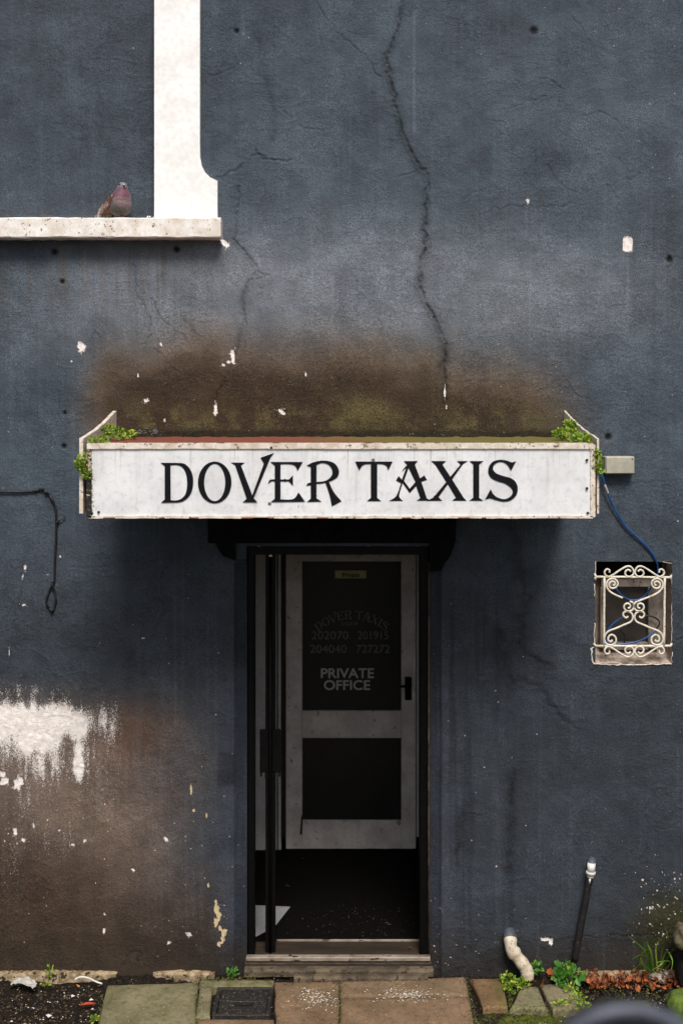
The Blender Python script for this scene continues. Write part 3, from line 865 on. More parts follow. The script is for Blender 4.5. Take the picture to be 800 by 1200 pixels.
# black centre post with a lock plate on either side
m = MB()
pa, pb = P(311,0,.06)[0], P(322.5,0,.06)[0]; pm = (pa+pb)/2
m.prism([(pa,.04),(pb,.04),(pb,zt),(pa,zt)], .06, .105)
m.tube([(pm,.056,.05),(pm,.056,zt-.01)], .008, 10)
post = m.build('door_post', M['black_paint'], building)
for s_ in (-1, 1):
    m = MB()
    z0_, z1_ = P(0,905,.06)[2], P(0,855,.06)[2]
    xo = pm + s_*.052; xi = pm + s_*.010
    a_, b_ = min(xo,xi), max(xo,xi)
    m.box(a_, b_, .050, .075, z0_, z1_, .004)
    m.box(pm+s_*.018-.009, pm+s_*.018+.009, .052, .073, z0_-.03, z0_-.002, .003)
    m.box(pm+s_*.046-.004, pm+s_*.046+.004, .052, .073, z0_-.02, z0_-.002, .002)
    m.build('lock_plate', M['matt_black'], post)
m = MB()
c = P(317,650,.05); m.box(c[0]-.008,c[0]+.008,.045,.058,c[2]-.010,c[2]+.006,.002)
m.build('paint_chip', M['fitting'], post)
c = P(317,672,.05); m = MB(); m.box(c[0]-.003,c[0]+.003,.0545,.0585,c[2]-.03,c[2]+.03,.001)
m.build('worn_streak', M['plaster_edge'], post)

# ---- brackets under the canopy at either side of the doorway
def bracket(pts):
    m = MB(); m.prism([xz(*p) for p in pts], -.028, .03); m.build('corbel', M['soot'], building)
M['soot'] = simple('dark_stained_timber', L(24,25,28), L(14,14,15), 18, .9, .6, .005, spec=.08)
bracket([(244,596),(276,596),(276,656),(268,653),(262,651),(258,645),(254,638),(250,627),(246,612)])
bracket([(503,596),(535,596),(533,622),(531,640),(526,652),(521,658),(516,668),(503,669)])
m = MB(); m.box(xz(244,0)[0], xz(533,0)[0], -.024, .028, xz(0,636)[1], xz(0,597)[1], .006)
m.build('lintel', M['soot'], building)

# ---- threshold and step
def rough_box(m, x0, x1, y0, y1, z0, z1, nx, seed, amp=.004):
    rs = random.Random(seed); vs = []; fs = []
    for i in range(nx+1):
        x = x0 + (x1-x0)*i/nx
        a_ = rs.uniform(-amp, amp); b_ = rs.uniform(-amp, amp)
        vs += [(x,y1,z0),(x,y0+a_,z0),(x,y0+a_,z1-.010+b_),(x,y0+.010+a_,z1+b_*.6),(x,y1,z1+b_*.3)]
    for i in range(nx):
        for k in range(4): fs.append((i*5+k, (i+1)*5+k, (i+1)*5+k+1, i*5+k+1))
    fs.append([0,1,2,3,4][::1]); fs.append([nx*5+k for k in (4,3,2,1,0)])
    m.add(vs, fs)
FZ = .075
m = MB(); m.box(x0-.004, x1+.004, -.004, .030, FZ-.020, FZ+.002, .004); m.build('metal_sill', M['metal_sill'], building)
m = MB(); rough_box(m, x0-.008, x1+.008, .002, .029, .03, FZ-.021, 40, 9, .002); m.build('sill_board', M['wood_dark'], building)
m = MB(); m.box(x0-.01, x1+.01, .030, .188, .02, FZ-.004, .003); m.build('wooden_threshold', M['wood_dark'], building)
m = MB(); m.box(pb, x1-.03, .186, .196, .03, FZ+.004, .002); m.build('edge_strip', M['metal_sill'], building)
m = MB(); rough_box(m, xz(287,0)[0], xz(507,0)[0], -.045, -.002, .0, .033, 40, 3, .003)
m.build('stone_step', M['stone_step'], building)
m = MB(); rough_box(m, xz(345,0)[0], xz(500,0)[0], -.085, -.052, -.02, .018, 30, 5, .003)
m.build('step_nosing', M['stone_step'], building)

# ---- inside: vestibule
VD = 1.46
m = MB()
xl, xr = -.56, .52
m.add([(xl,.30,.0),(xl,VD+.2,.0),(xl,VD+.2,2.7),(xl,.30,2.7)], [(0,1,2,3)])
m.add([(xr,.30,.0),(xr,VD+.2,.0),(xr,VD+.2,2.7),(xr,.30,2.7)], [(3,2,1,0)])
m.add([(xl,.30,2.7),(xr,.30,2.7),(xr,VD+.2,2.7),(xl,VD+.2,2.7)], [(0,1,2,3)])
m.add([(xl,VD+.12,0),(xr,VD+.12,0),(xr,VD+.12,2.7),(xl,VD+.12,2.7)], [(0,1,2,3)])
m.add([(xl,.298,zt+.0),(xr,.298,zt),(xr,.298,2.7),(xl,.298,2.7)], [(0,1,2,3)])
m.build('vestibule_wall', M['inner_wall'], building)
m = MB()
gxn, gyn = 30, 40; vs = []; fs = []
for i in range(gyn+1):
    for j in range(gxn+1):
        vs.append((xl+(xr-xl)*j/gxn, .192+(VD-.05)*i/gyn, FZ-.004 + .003*rng.random()))
for i in range(gyn):
    for j in range(gxn):
        a_ = i*(gxn+1)+j; fs.append((a_, a_+1, a_+gxn+2, a_+gxn+1))
m.add(vs, fs, smooth=True)
m.build('carpet', M['carpet'], building)
# pale boards left of the inner door
Yp = VD - .02
m = MB()
p0 = P(297,1000,Yp); p1 = P(329.5,560,Yp)
m.box(p0[0], p1[0], Yp, Yp+.03, p0[2], p1[2], .003)
pan = m.build('side_panel', M['inner_panel'], building)
m = MB(); q0 = P(325.5,1000,Yp-.012); m.box(q0[0]-.004, q0[0]+.002, Yp-.012, Yp-.001, q0[2], p1[2], .001); m.build('panel_bead', M['inner_wall'], pan)
m = MB()
q0 = P(330.5,998,Yp); q1 = P(334.5,998,Yp)
m.box(q0[0], q1[0], Yp-.02, Yp+.02, FZ+.08, 2.5); m.build('inner_jamb', simple('dark_red_jamb', L(44,22,20), L(26,14,13), 20), building)
m = MB()
q0 = P(488,998,Yp); q1 = P(491,998,Yp)
m.box(q0[0], q1[0], Yp-.01, Yp+.02, FZ+.08, 2.5); m.build('inner_jamb', M['inner_panel'], building)
# scattered light litter on the carpet
m = MB()
for k in range(90):
    px = rng.normal(420, 40); py = rng.uniform(1062, 1098)
    c = G(px, py, FZ); s_ = rng.uniform(.001,.0035)
    m.add([(c[0]-s_,c[1],FZ+.004),(c[0]+s_,c[1]-s_,FZ+.005),(c[0]+s_*.3,c[1]+s_,FZ+.007)], [(0,1,2)])
for px, py in ((453,1083),(456,1085),(355,1007),(336,1039),(338,1040),(340,1121),(480,1112)):
    c = G(px, py, FZ); s_ = .008
    m.add([(c[0]-s_*1.5,c[1],FZ+.006),(c[0]+s_*1.3,c[1]-s_,FZ+.007),(c[0]+s_*.3,c[1]+s_,FZ+.010)], [(0,1,2)])
tag(m.build('carpet_crumbs', M['soilbits'], building), kind='stuff')

# ---- inner door: stiles, rails, panes, handle, lettering
Yd = VD
def DP(px, py): 
    p = P(px, py, Yd); return p[0], p[2]
def rect(m, a, b, y0, y1, bev=.003):
    (xa_, za_), (xb_, zb_) = DP(*a), DP(*b)
    m.box(min(xa_,xb_), max(xa_,xb_), y0, y1, min(za_,zb_), max(za_,zb_), bev)
m = MB()
rect(m, (335,995),(354,560), Yd, Yd+.04); rect(m, (470,995),(487,560), Yd, Yd+.04)
door = m.build('inner_door', M['inner_door'], building)
m = MB(); rect(m, (354,995),(470,961.5), Yd+.001, Yd+.039); m.build('bottom_rail', M['inner_door'], door)
m = MB(); rect(m, (354,865),(470,833), Yd+.001, Yd+.039); m.build('middle_rail', M['inner_door'], door)
m = MB(); rect(m, (354,658),(470,560), Yd+.001, Yd+.039); m.build('top_rail', M['inner_door'], door)
m = MB(); rect(m, (353,834),(471,657), Yd+.016, Yd+.022, 0); pane = m.build('pane', M['glass'], door)
m = MB(); rect(m, (353,962.5),(471,864), Yd+.016, Yd+.022, 0); m.build('pane', M['glass'], door)
m = MB()
rect(m, (474,820),(482,793), Yd-.012, Yd-.001, .003)
c = DP(474,802); m.tube([(c[0]+.02,Yd-.012,c[1]),(c[0]+.02,Yd-.05,c[1]),(c[0]-.03,Yd-.055,c[1])], .008, 8)
m.build('handle', M['matt_black'], door)
m = MB(); rect(m, (392.5,678),(429,669), Yd+.010, Yd+.0135, 0); m.build('name_plate', M['label_plate'], door)
m = MB(); m.add([P(351,978,Yd-.004), P(353,955,Yd-.004), P(355,955,Yd-.004), P(354,978,Yd-.004)], [(0,1,2,3)])
m.build('pull_stain', M['wood_dark'], door)

# ---- lettering helpers
def from_curves(name, outlines, mat, parent, Y, ext=.0008, place=None):
    """outlines: closed loops of (x, z); flat filled 2-D shapes standing in the XZ plane"""
    cu = bpy.data.curves.new(name, 'CURVE'); cu.dimensions = '2D'; cu.fill_mode = 'BOTH'; cu.extrude = ext
    for lp in outlines:
        sp = cu.splines.new('POLY'); sp.points.add(len(lp)-1)
        for i, (x, z) in enumerate(lp): sp.points[i].co = (x, z, 0, 1)
        sp.use_cyclic_u = True
    tmp = bpy.data.objects.new(name, cu); sc.collection.objects.link(tmp)
    dg = bpy.context.evaluated_depsgraph_get(); dg.update()
    me = bpy.data.meshes.new_from_object(tmp.evaluated_get(dg))
    bpy.data.objects.remove(tmp); bpy.data.curves.remove(cu)
    me.name = name
    off = Vector((0,0,0)); q = parent
    while q is not None: off += q.location; q = q.parent
    for v in me.vertices:
        x, z, e = v.co
        v.co = (x - off.x, Y - e - off.y, z - off.z)
    me.materials.clear(); me.materials.append(mat)
    return link(name, me, parent)

def text_obj(name, s, cx, cz, height, width, Y, mat, parent, bold=0.0, ext=.0005):
    cu = bpy.data.curves.new(name, 'FONT'); cu.body = s; cu.align_x = 'CENTER'; cu.size = 1; cu.offset = bold; cu.extrude = ext
    tmp = bpy.data.objects.new(name, cu); sc.collection.objects.link(tmp)
    dg = bpy.context.evaluated_depsgraph_get(); dg.update()
    me = bpy.data.meshes.new_from_object(tmp.evaluated_get(dg))
    bpy.data.objects.remove(tmp); bpy.data.curves.remove(cu)
    co = np.array([v.co[:] for v in me.vertices])
    lo, hi = co.min(0), co.max(0)
    sx = width/(hi[0]-lo[0]); sz = height/(hi[1]-lo[1])
    off = Vector((0,0,0)); q = parent
    while q is not None: off += q.location; q = q.parent
    for v in me.vertices:
        v.co = (cx + (v.co[0]-(lo[0]+hi[0])/2)*sx - off.x, Y - v.co[2] - off.y, cz + (v.co[1]-(lo[1]+hi[1])/2)*sz - off.z)
    me.materials.clear(); me.materials.append(mat); me.name = name
    return link(name, me, parent)

S = lambda *p: ('s', list(p))      # a smooth run
def ell(cx, cy, rx, ry, n=40): return [(cx+rx*math.cos(2*math.pi*k/n), cy+ry*math.sin(2*math.pi*k/n)) for k in range(n)]
def outl(items):
    out = []
    for it in items:
        if isinstance(it, tuple) and it[0] == 's': out += [tuple(p) for p in catmull(it[1], 5)]
        else: out.append(it)
    return out
O1, O2, O3, O4 = (185,530), (295,530), (410,530), (500,530)
letters = [
 ('D', O1, [[(22,82), S((150,82),(205,88),(245,120),(270,170),(278,232),(268,300),(238,352),(195,383),(150,392)), (26,394), (55,368), (55,108)],
            [S((100,102),(150,100),(192,118),(220,165),(230,238),(222,310),(197,352),(155,374),(102,374))]]),
 ('O', O1, [ell(445,235,131,163), ell(445,236,82,145)]),
 ('V', O1, [[(570,80),(680,80),(650,103),(738,335),(828,88),(801,42),(908,5),(880,42),(860,90),(748,358),(778,390),(662,390),(695,362),(605,103)]]),
 ('E', O2, [[(145,75),(398,75), S((358,145),(340,108),(300,93),(225,92)), (225,212),(290,212),(322,178),(322,262),(290,227),(225,226),(225,368), S((225,368),(310,368),(342,350),(365,312)), (415,386),(148,388),(180,362),(180,227), S((180,227),(155,226),(128,246)), S((128,246),(138,218),(160,211),(180,211)), (180,105)]]),
 ('R', O2, [[(428,102), S((428,102),(480,78),(540,65),(600,68),(650,90),(680,140),(672,188),(640,214),(602,230)), S((602,230),(640,310),(700,382)), (625,422), S((625,422),(608,340),(575,238)), (540,244),(506,246),(506,360),(545,385),(430,388),(460,362),(460,256),(425,262),(438,240),(460,236),(460,115)],
            [S((506,98),(545,84),(590,92),(622,125),(628,170),(600,208),(560,226),(506,232))]]),
 ('T', O3, [[(40,72),(332,72), S((298,142),(285,108),(255,93),(212,90)), (212,355),(243,382),(132,382),(162,355), S((162,90),(120,93),(92,108),(72,142))]]),
 ('A', O3, [[(420,68),(528,68),(505,95),(545,203),(580,180),(600,215),(556,230),(598,358),(630,378),(518,378),(548,358),(515,264),(465,318),(410,240), S((410,240),(385,325),(388,355),(412,380)), (302,380), S((302,380),(350,352),(375,310),(397,240)), (358,220),(378,185),(404,212),(438,122),(402,153),(420,125),(445,98)],
            [(456,122),(510,232),(465,284),(421,222)]]),
 ('X', O4, [[(32,68),(150,68),(120,95),(182,190),(262,95),(232,68),(318,68),(280,92),(196,212),(286,355),(308,378),(195,378),(225,355),(162,250),(90,350),(118,378),(0,380),(50,352),(150,232),(66,100)]]),
 ('I', O4, [[(330,68),(440,68),(407,95),(407,355),(440,378),(328,378),(360,355),(360,95)]]),
 ('S', O4, [[(695,68), S((695,68),(660,78),(620,64),(570,58),(515,72),(483,112),(478,160),(500,200),(550,226),(610,245),(655,278),(668,312),(650,345),(608,365),(560,356),(520,330),(496,288)), (452,370), S((452,370),(490,360),(540,374),(597,385),(652,375),(696,335),(708,280),(690,230),(650,200),(590,183),(540,163),(515,133),(522,100),(552,79),(590,76),(628,100),(655,145))]]),
]
def letter_loops(org, loops):
    return [[(org[0] + p[0]/6.667, org[1] + p[1]/6.667) for p in outl(lp)] for lp in loops]

# door glass lettering
def dp2(px, py): return DP(px, py)
c = dp2(407, 789.5); text_obj('lettering', 'PRIVATE', c[0], c[1], 11.5/K*1.24, 62/K*1.24, Yd+.014, M['bold_lettering'], door, .012)
c = dp2(406.5, 803.5); text_obj('lettering', 'OFFICE', c[0], c[1], 11.5/K*1.24, 54/K*1.24, Yd+.014, M['bold_lettering'], door, .012)
for s_, cx, cy, w in (('202070',386.5,745,43),('201915',437,745,36),('204040',384.5,761,43),('727272',437,761,39)):
    c = dp2(cx, cy); text_obj('lettering', s_, c[0], c[1], 9.5/K*1.24, w/K*1.24, Yd+.014, M['glass_lettering'], door, .0)
c = dp2(411, 674); text_obj('lettering', 'Private', c[0], c[1], 5.5/K*1.24, 20/K*1.24, Yd+.0095, M['matt_black'], door, .02)
c = dp2(410, 731.5); text_obj('lettering', 'DOOR', c[0], c[1], 4/K*1.24, 20/K*1.24, Yd+.014, M['glass_lettering'], door, .0)
arc = []
for ch, org, loops in letters:
    for lp in letter_loops(org, loops):
        o_ = []
        for (px, py) in lp:
            t = (px - 398) / 208.0              # -1..1 along the word
            th = t * R(38)
            rad = 74 - (py - 565) * .21
            o_.append(dp2(412 + rad*math.sin(th)*.92, 721 + 74 - rad*math.cos(th)))
        arc.append(o_)
from_curves('lettering', arc, M['glass_lettering'], door, Yd+.014)

# ---- small grilled window on the right
m = MB()
wa, wb_ = xz(WX0,0)[0], xz(WX1,0)[0]; wz1, wz0 = xz(0,WY0)[1], xz(0,WY1)[1]
Yb = .14
t = .05
m.box(wa-t, wa, .006, Yb, wz0-t, wz1+t); m.box(wb_, wb_+t, .006, Yb, wz0-t, wz1+t)
m.box(wa, wb_, .006, Yb, wz1, wz1+t); m.box(wa, wb_, Yb, Yb+.02, wz0-t, wz1+t)
# sloping cement ledge
m.add([(wa,.002,wz0-.002),(wb_,.002,wz0-.002),(wb_,Yb,wz0+.045),(wa,Yb,wz0+.045),(wa,.002,wz0-.05),(wb_,.002,wz0-.05)], [(0,1,2,3),(4,5,1,0)])
opening = m.build('window_opening', M['plaster_old'], building)
# ragged pale plaster lip round the opening
def lip(pts, seed, w=.012):
    m = MB(); rs = random.Random(seed)
    pp = jitter(pts, .35, seed, 3); 
    vs = []; fs = []
    for i, (px, py) in enumerate(pp):
        x, z = xz(px, py); ww = w*rs.uniform(.35, 1.2)
        vs.append((x, -.006, z)); vs.append((x, .012, z)); vs.append((x + ww*rs.choice([-.5,.3]), -.004, z + ww*rs.choice([-.4,.4])))
    m.tube([(v[0], -.002, v[2]) for v in vs[::3]], [w*.30*rs.uniform(.5,1.2) for _ in vs[::3]], 5)
    m.build('chipped_edge', M['plaster_edge'], opening)
lip([(697,658),(697,676),(698,680)], 1, .007); lip([(696,684),(696,700)], 2, .008); lip([(696,730),(696,752),(697,758)], 3, .009)
lip([(698,757),(692,760),(694,776),(697,778)], 4, .014); lip([(697,778),(720,779),(750,779),(786,778)], 5, .012)
lip([(786,778),(787,764)], 6, .006); lip([(786,677),(787,690),(786.5,735),(786,757)], 7, .006); lip([(772,658),(787,660),(787,675)], 8, .005)
# inner timber window
m = MB()
def wrect(a, b, y0, y1, mm, bev=.003):
    (xa_,_,za_), (xb2,_,zb2) = P(*a, y0), P(*b, y0)
    mm.box(min(xa_,xb2), max(xa_,xb2), y0, y1, min(za_,zb2), max(za_,zb2), bev)
wrect((704,679),(772,688), .085, .12, m)
wf = m.build('window_frame', M['frame_wood'], building)
m = MB(); wrect((759,760),(772,688), .085, .12, m); m.build('stile', M['frame_wood'], wf)
m = MB(); wrect((703,760),(708,688), .085, .12, m); m.build('stile', M['frame_wood'], wf)
m = MB(); wrect((708,762),(759,753), .085, .12, m); m.build('rail', M['frame_wood'], wf)
m = MB(); wrect((707,754),(760,687), .115, .12, m, 0); m.build('pane', simple('dusty_window_glass', L(58,52,46), L(40,36,32), 10, .35, .05), wf)
# black sheet put in for the dark void behind the head
m = MB(); wrect((700,679),(775,655), .10, .13, m, 0); m.build('dark_void', M['matt_black'], wf)

# grille, traced scrolls
grille = thing('window_grille', P(742,757,-.012), 'white scrolled iron grille with rust spots over the small window right of the door', 'window grille')
def gp(x, y, Y=-.014): return P(690 + x/8, 650 + y/8, Y)
def scroll(pts, r=.0050, mirx=None, miry=None, Y=-.014):
    q = [(mirx - x if mirx else x, miry - y if miry else y) for x, y in pts]
    m = MB(); m.tube([gp(x, y, Y) for x, y in catmull(q, 5)], r, 6)
    m.build('scroll', M['grille'], grille)
top = [(188,168),(186,144),(162,137),(142,160),(150,190),(180,206),(215,192),(290,142),(345,112),(385,112),(412,145),(412,180),(388,204),(352,202),(334,176),(344,150),(368,142),(388,158)]
scroll(top); scroll(top, mirx=842); scroll(top, miry=1067); scroll(top, mirx=842, miry=1067)
ins = [(222,288),(238,280),(234,256),(208,252),(186,272),(190,303),(218,316),(250,304),(266,274),(254,242),(222,224),(185,234),(162,265),(166,310),(198,350),(250,380),(312,406)]
scroll(ins); scroll(ins + [(380,432),(415,455)], mirx=848)
cl = [(378,438),(405,450),(418,485),(402,518),(372,531),(342,524),(324,498),(332,468),(358,457),(380,470),(380,494),(360,503)]
scroll(cl, mirx=None); scroll(cl, mirx=834)
lo_ = [(364,578),(345,592),(324,580),(316,556),(334,535),(370,534),(400,558),(405,600),(382,632),(330,655),(250,690),(185,715),(150,750),(140,800),(165,840),(210,846),(246,822),(246,778),(215,751),(185,764),(175,795),(195,816),(218,800)]
scroll(lo_); scroll(lo_, mirx=830)
def bar(a, b, r=.0060):
    m = MB(); pts = [np.array(gp(*a, -.012)) + (np.array(gp(*b, -.012)) - np.array(gp(*a, -.012))) * k/8 for k in range(9)]
    for i, p in enumerate(pts[1:-1]): p += rng.normal(0, .0007, 3)
    m.tube(pts, [r*rng.uniform(.85,1.1) for _ in pts], 6); m.build('bar', M['grille'], grille)
bar((62,208),(765,214)); bar((62,856),(765,856)); bar((140,212),(137,856)); bar((706,212),(697,856))
for p in ((50,180,62,208),(48,240,62,208),(768,195,758,212),(766,232,758,212),(40,835,62,856),(770,835,760,856)):
    m = MB(); m.tube([gp(p[0],p[1],.0), gp(p[2],p[3],-.012)], .006, 6); m.build('fixing_lug', M['grille'], grille)

# ================================================================= SIGN CANOPY
YF = -.80
def F(px, py, Y=YF): return P(px, py, Y)
canopy = thing('sign_canopy', (0, YF, F(0,607)[2]), 'boxy white sign canopy lettered in black above the doorway', 'sign')
def edge_attr(o, fn):
    me = o.data; t = me.attributes.new('edge', 'FLOAT', 'POINT')
    off = Vector((0,0,0)); q = o.parent
    while q is not None: off += q.location; q = q.parent
    t.data.foreach_set('value', [fn(v.co + off) for v in me.vertices])
# fascia board, gridded so that the grime follows its edges
m = MB()
fx0, fx1 = F(103.5,0)[0], F(692.5,0)[0]; fz0, fz1 = F(0,605.5)[2], F(0,526)[2]
na, nb = 150, 24; vs = []; fs = []
for i in range(nb+1):
    for j in range(na+1):
        x = fx0+(fx1-fx0)*j/na; z = fz0+(fz1-fz0)*i/nb
        vs.append((x, YF + .004*(float(fbm(np.array([x*2.]), np.array([z*3.]), 2, 3)[0])-.5), z))
for i in range(nb):
    for j in range(na):
        a_ = i*(na+1)+j; fs.append((a_, a_+1, a_+na+2, a_+na+1))
m.add(vs, fs, smooth=True)
m.box(fx0+.002, fx1-.002, YF+.006, YF+.022, fz0+.002, fz1)
fascia = m.build('fascia_board', M['fascia'], canopy)
edge_attr(fascia, lambda c: max(0, (.86 if c.z < F(0,555)[2] else .66) - (c.x-fx0)/.028*.3, .42 - (c.z-fz0)/.02*.3, .30 - (fz1-c.z)/.02*.3, .42-(fx1-c.x)/.012*.3))
for ch, org, loops in letters:
    lp = [[(F(px,py)[0], F(px,py)[2]) for px, py in l_] for l_ in letter_loops(org, loops)]
    from_curves('letter', lp, M['letter'], fascia, YF-.0028, .0003)
# trims
def trim_strip(name, px0, px1, py0, py1, y0, y1, mat, ev=0.0, horizontal=True):
    m = MB(); a_, b_ = F(px0,py1,y0), F(px1,py0,y0)
    n_ = 60; vs = []; fs = []
    for i in range(n_+1):
        t = i/n_; j = rng.uniform(-.0012,.0012)
        if horizontal:
            x = a_[0]+(b_[0]-a_[0])*t
            vs += [(x,y1,a_[2]),(x,y0,a_[2]+j),(x,y0,b_[2]+j),(x,y1,b_[2])]
        else:
            z = a_[2]+(b_[2]-a_[2])*t
            vs += [(a_[0],y1,z),(a_[0]+j,y0,z),(b_[0]+j,y0,z),(b_[0],y1,z)]
    for i in range(n_):
        for k in range(4): fs.append((i*4+k, i*4+(k+1)%4, (i+1)*4+(k+1)%4, (i+1)*4+k) if not horizontal else (i*4+k, (i+1)*4+k, (i+1)*4+(k+1)%4, i*4+(k+1)%4))
    fs += [(0,1,2,3) if horizontal else (3,2,1,0), tuple(n_*4+k for k in ((3,2,1,0) if horizontal else (0,1,2,3)))]
    m.add(vs, fs)
    o = m.build(name, mat, canopy); edge_attr(o, lambda c: ev if not callable(ev) else ev(c)); return o
trim_strip('top_trim', 102, 695, 519.5, 526, YF-.008, YF+.05, M['trim'])
trim_strip('bottom_trim', 104, 694, 604.5, 607.5, YF-.006, YF+.03, M['trim'])
trim_strip('end_trim', 101.5, 107.5, 527, 607, YF-.006, YF+.03, M['mottled'], lambda c: 1.0 if c.z < F(0,560)[2] else .2, horizontal=False)
trim_strip('end_trim', 691.5, 697, 521, 606, YF-.006, YF+.03, M['trim'], horizontal=False)
# roof tray and side walls of the box
m = MB()
zr = F(0,519.5)[2]
n_ = 80; vs = []; fs = []
for i in range(n_+1):
    x = F(101,0)[0] + (F(697,0)[0]-F(101,0)[0])*i/n_
    for k, yy in enumerate((YF+.005, YF+.3, -.3, .02)):
        vs.append((x, yy, zr - .001 + rng.uniform(-.003,.003)))
for i in range(n_):
    for k in range(3): fs.append((i*4+k, (i+1)*4+k, (i+1)*4+k+1, i*4+k+1))
m.add(vs, fs, smooth=True)
m.build('roof_sheet', M['roof'], canopy)
m = MB(); m.box(F(104,0)[0], F(694,0)[0], YF+.03, .02, F(0,606)[2]-.0, F(0,606)[2]+.012); m.build('soffit', M['matt_black'], canopy)
# cheeks: boards either side, rising to the wall, set a little outside the box
def cheek(px_front, s_, thick_px):
    xo = F(px_front,0)[0]; xi = xo - s_*thick_px/276
    y0 = YF + .012; z_b = F(0,602)[2]; z_t = F(0,514)[2]
    n_ = 24; vs = []; fs = []
    for i in range(n_+1):
        t = i/n_; y = y0 + (.0 - y0)*t
        zt_ = z_t + (.108)*t + .012*math.sin(t*math.pi) * (-1)
        dz = rng.uniform(-.002,.002)
        vs += [(xo,y,z_b),(xo,y,zt_+dz),(xi,y,zt_+dz-.001),(xi,y,z_b)]
    for i in range(n_):
        for k in range(4): fs.append((i*4+k, i*4+(k+1)%4, (i+1)*4+(k+1)%4, (i+1)*4+k))
    fs += [(0,3,2,1), tuple(n_*4+k for k in (0,1,2,3))]
    m = MB(); m.add(vs, fs)
    o = m.build('cheek', [M['trim']], canopy); return o
cheek(92.5, -1, 4.5); cheek(702, 1, 2.4)
for px in (104.5, 695.0):
    m = MB(); x = F(px,0)[0]; m.box(x-.004, x+.004, YF+.03, .0, F(0,606)[2], zr-.004)
    m.build('side_board', M['matt_black'], canopy)
for px, py in ((687,539),(687,572),(688,601),(116,600),(318,524.5),(108,601)):
    c = F(px,py); m = MB(); m.tube([(c[0],YF-.009,c[2]),(c[0],YF+.002,c[2])], .0055, 8); m.build('screw', M['iron'], canopy)
# rust runs along the lower lip
m = MB()
for k in range(14):
    c = F(rng.choice([rng.uniform(285,320), rng.uniform(110,690)]), 606.8); w = rng.uniform(.008,.03)
    m.box(c[0]-w, c[0]+w, YF-.0085, YF-.005, c[2]-.002, c[2]+.0025)
tag(m.build('rust_flakes', M['rust'], canopy), kind='stuff')

# ================================================================= FIXINGS ON THE WALL
jb = thing('junction_box', P(727,555,0), 'small beige plastic box fixed to the wall just right of the sign', 'junction box')
m = MB(); a_, b_ = P(709,555.5,-.055), P(743,535,-.055)
m.box(a_[0], b_[0], -.055, .01, a_[2], b_[2], .004); m.build('case', M['box_plastic'], jb)
m = MB(); m.box(a_[0]+.004, b_[0]-.004, -.059, -.0555, a_[2]+.004, b_[2]-.004, .002); m.build('lid', M['box_plastic'], jb)
m = MB(); c = P(741,537,-.06); m.tube([(c[0]-.003,-.061,c[2]-.003),(c[0]-.003,-.057,c[2]-.003)], .003, 8); m.build('screw', M['iron'], jb)

def W(px, py, Y=-.012): return P(px, py, Y)
bc = thing('cable', W(706,556), 'thin blue cable drooping from the sign end into the small grilled window', 'cable')
path = [(703,548,-.03),(705,556,-.03),(709,570,-.03),(714,584,-.025),(720,597,-.02),(732,616,-.016),(742,626,-.016),(751,634,-.016),(762,646,-.014),(768,657,-.01),(770,664,.01),(769.5,676,.03),(764,684,.04),(760,692,.05),(752,700.5,.05),(742,703.5,.052),(731,700,.055),(722,691,.055),(720,684,.08)]
m = MB(); m.tube([P(*p) for p in catmull(path, 6)], .0048, 8); m.build('sheath', M['blue_cable'], bc)
m = MB(); m.tube([P(*p) for p in catmull([(735,722,.05),(728,724,.05),(719,730,.05),(712,738,.05),(708,748,.05),(714,753,.045),(728,754.5,.04),(742,753,.04),(757,747,.04),(768,738,.05)], 6)], .0048, 8); m.build('loop', M['blue_cable'], bc)
m = MB(); m.tube([P(*p) for p in catmull([(768,738,.05),(772,731,.055),(770,726,.06),(762,722,.06),(753,722,.06)], 6)], .004, 8); m.build('loop', M['black_cable'], bc)
m = MB(); m.tube([P(*p) for p in catmull([(726,738,.06),(731,744,.06),(731,754,.06)], 6)], .004, 8); m.build('loop', M['black_cable'], bc)
m = MB(); m.tube([P(*p) for p in catmull([(708,568,-.031),(710.5,574,-.029),(712,578,-.028)], 6)], .0056, 8); m.build('bare_patch', M['cable_worn'], bc)

kc = thing('cable', W(60,717), 'black cable clipped across the left wall edge, hanging down to a knotted loop', 'cable')
m = MB(); m.tube([P(x, y, -.012 + .003*math.sin(x)) for x, y in catmull([(-60,577),(0,576),(20,576.5),(40,575.5),(50,573.5),(58,580),(64,592),(66,605),(66,630),(64.5,660),(64,680),(61,687),(56,697),(54.5,707),(59,714),(61,717),(65,708),(65.5,700),(63,690),(61,684)], 6)], .0056, 7)
m.build('sheath', M['black_cable'], kc)
for px, py in ((42,575),(50,573),(54,577),(67,612),(62,682),(61,715)):
    m = MB(); c = P(px, py, -.012); s_ = .008
    m.box(c[0]-s_, c[0]+s_, -.022, .0, c[2]-s_*.6, c[2]+s_*.6, .003); m.build('clip', M['black_cable'], kc)
m = MB(); m.tube([P(67,612,-.012), P(72,609,-.015), P(77,606,-.01)], .003, 5); m.build('tie', M['black_cable'], kc)

wp = thing('waste_pipe', P(597,1093,0), 'stubby bent off-white waste pipe coming out low on the wall right of the step', 'pipe')
pp = [P(597,1094,.02), P(597,1096,-.02), P(597.5,1102,-.045), P(599,1112,-.055), P(606,1122,-.06), P(613,1131,-.065), P(617,1139,-.07), P(618,1148,-.075)]
cm = catmull(pp, 5)
m = MB(); m.tube(cm[8:], [.031 + .002*math.sin(i*.9) + (.003 if i in (9,10,19,20) else 0) for i in range(len(cm)-8)], 14); m.build('bend', M['white_pipe'], wp)
m = MB(); m.tube(cm[:10], .033, 14); m.build('collar', M['pipe_grey'], wp)

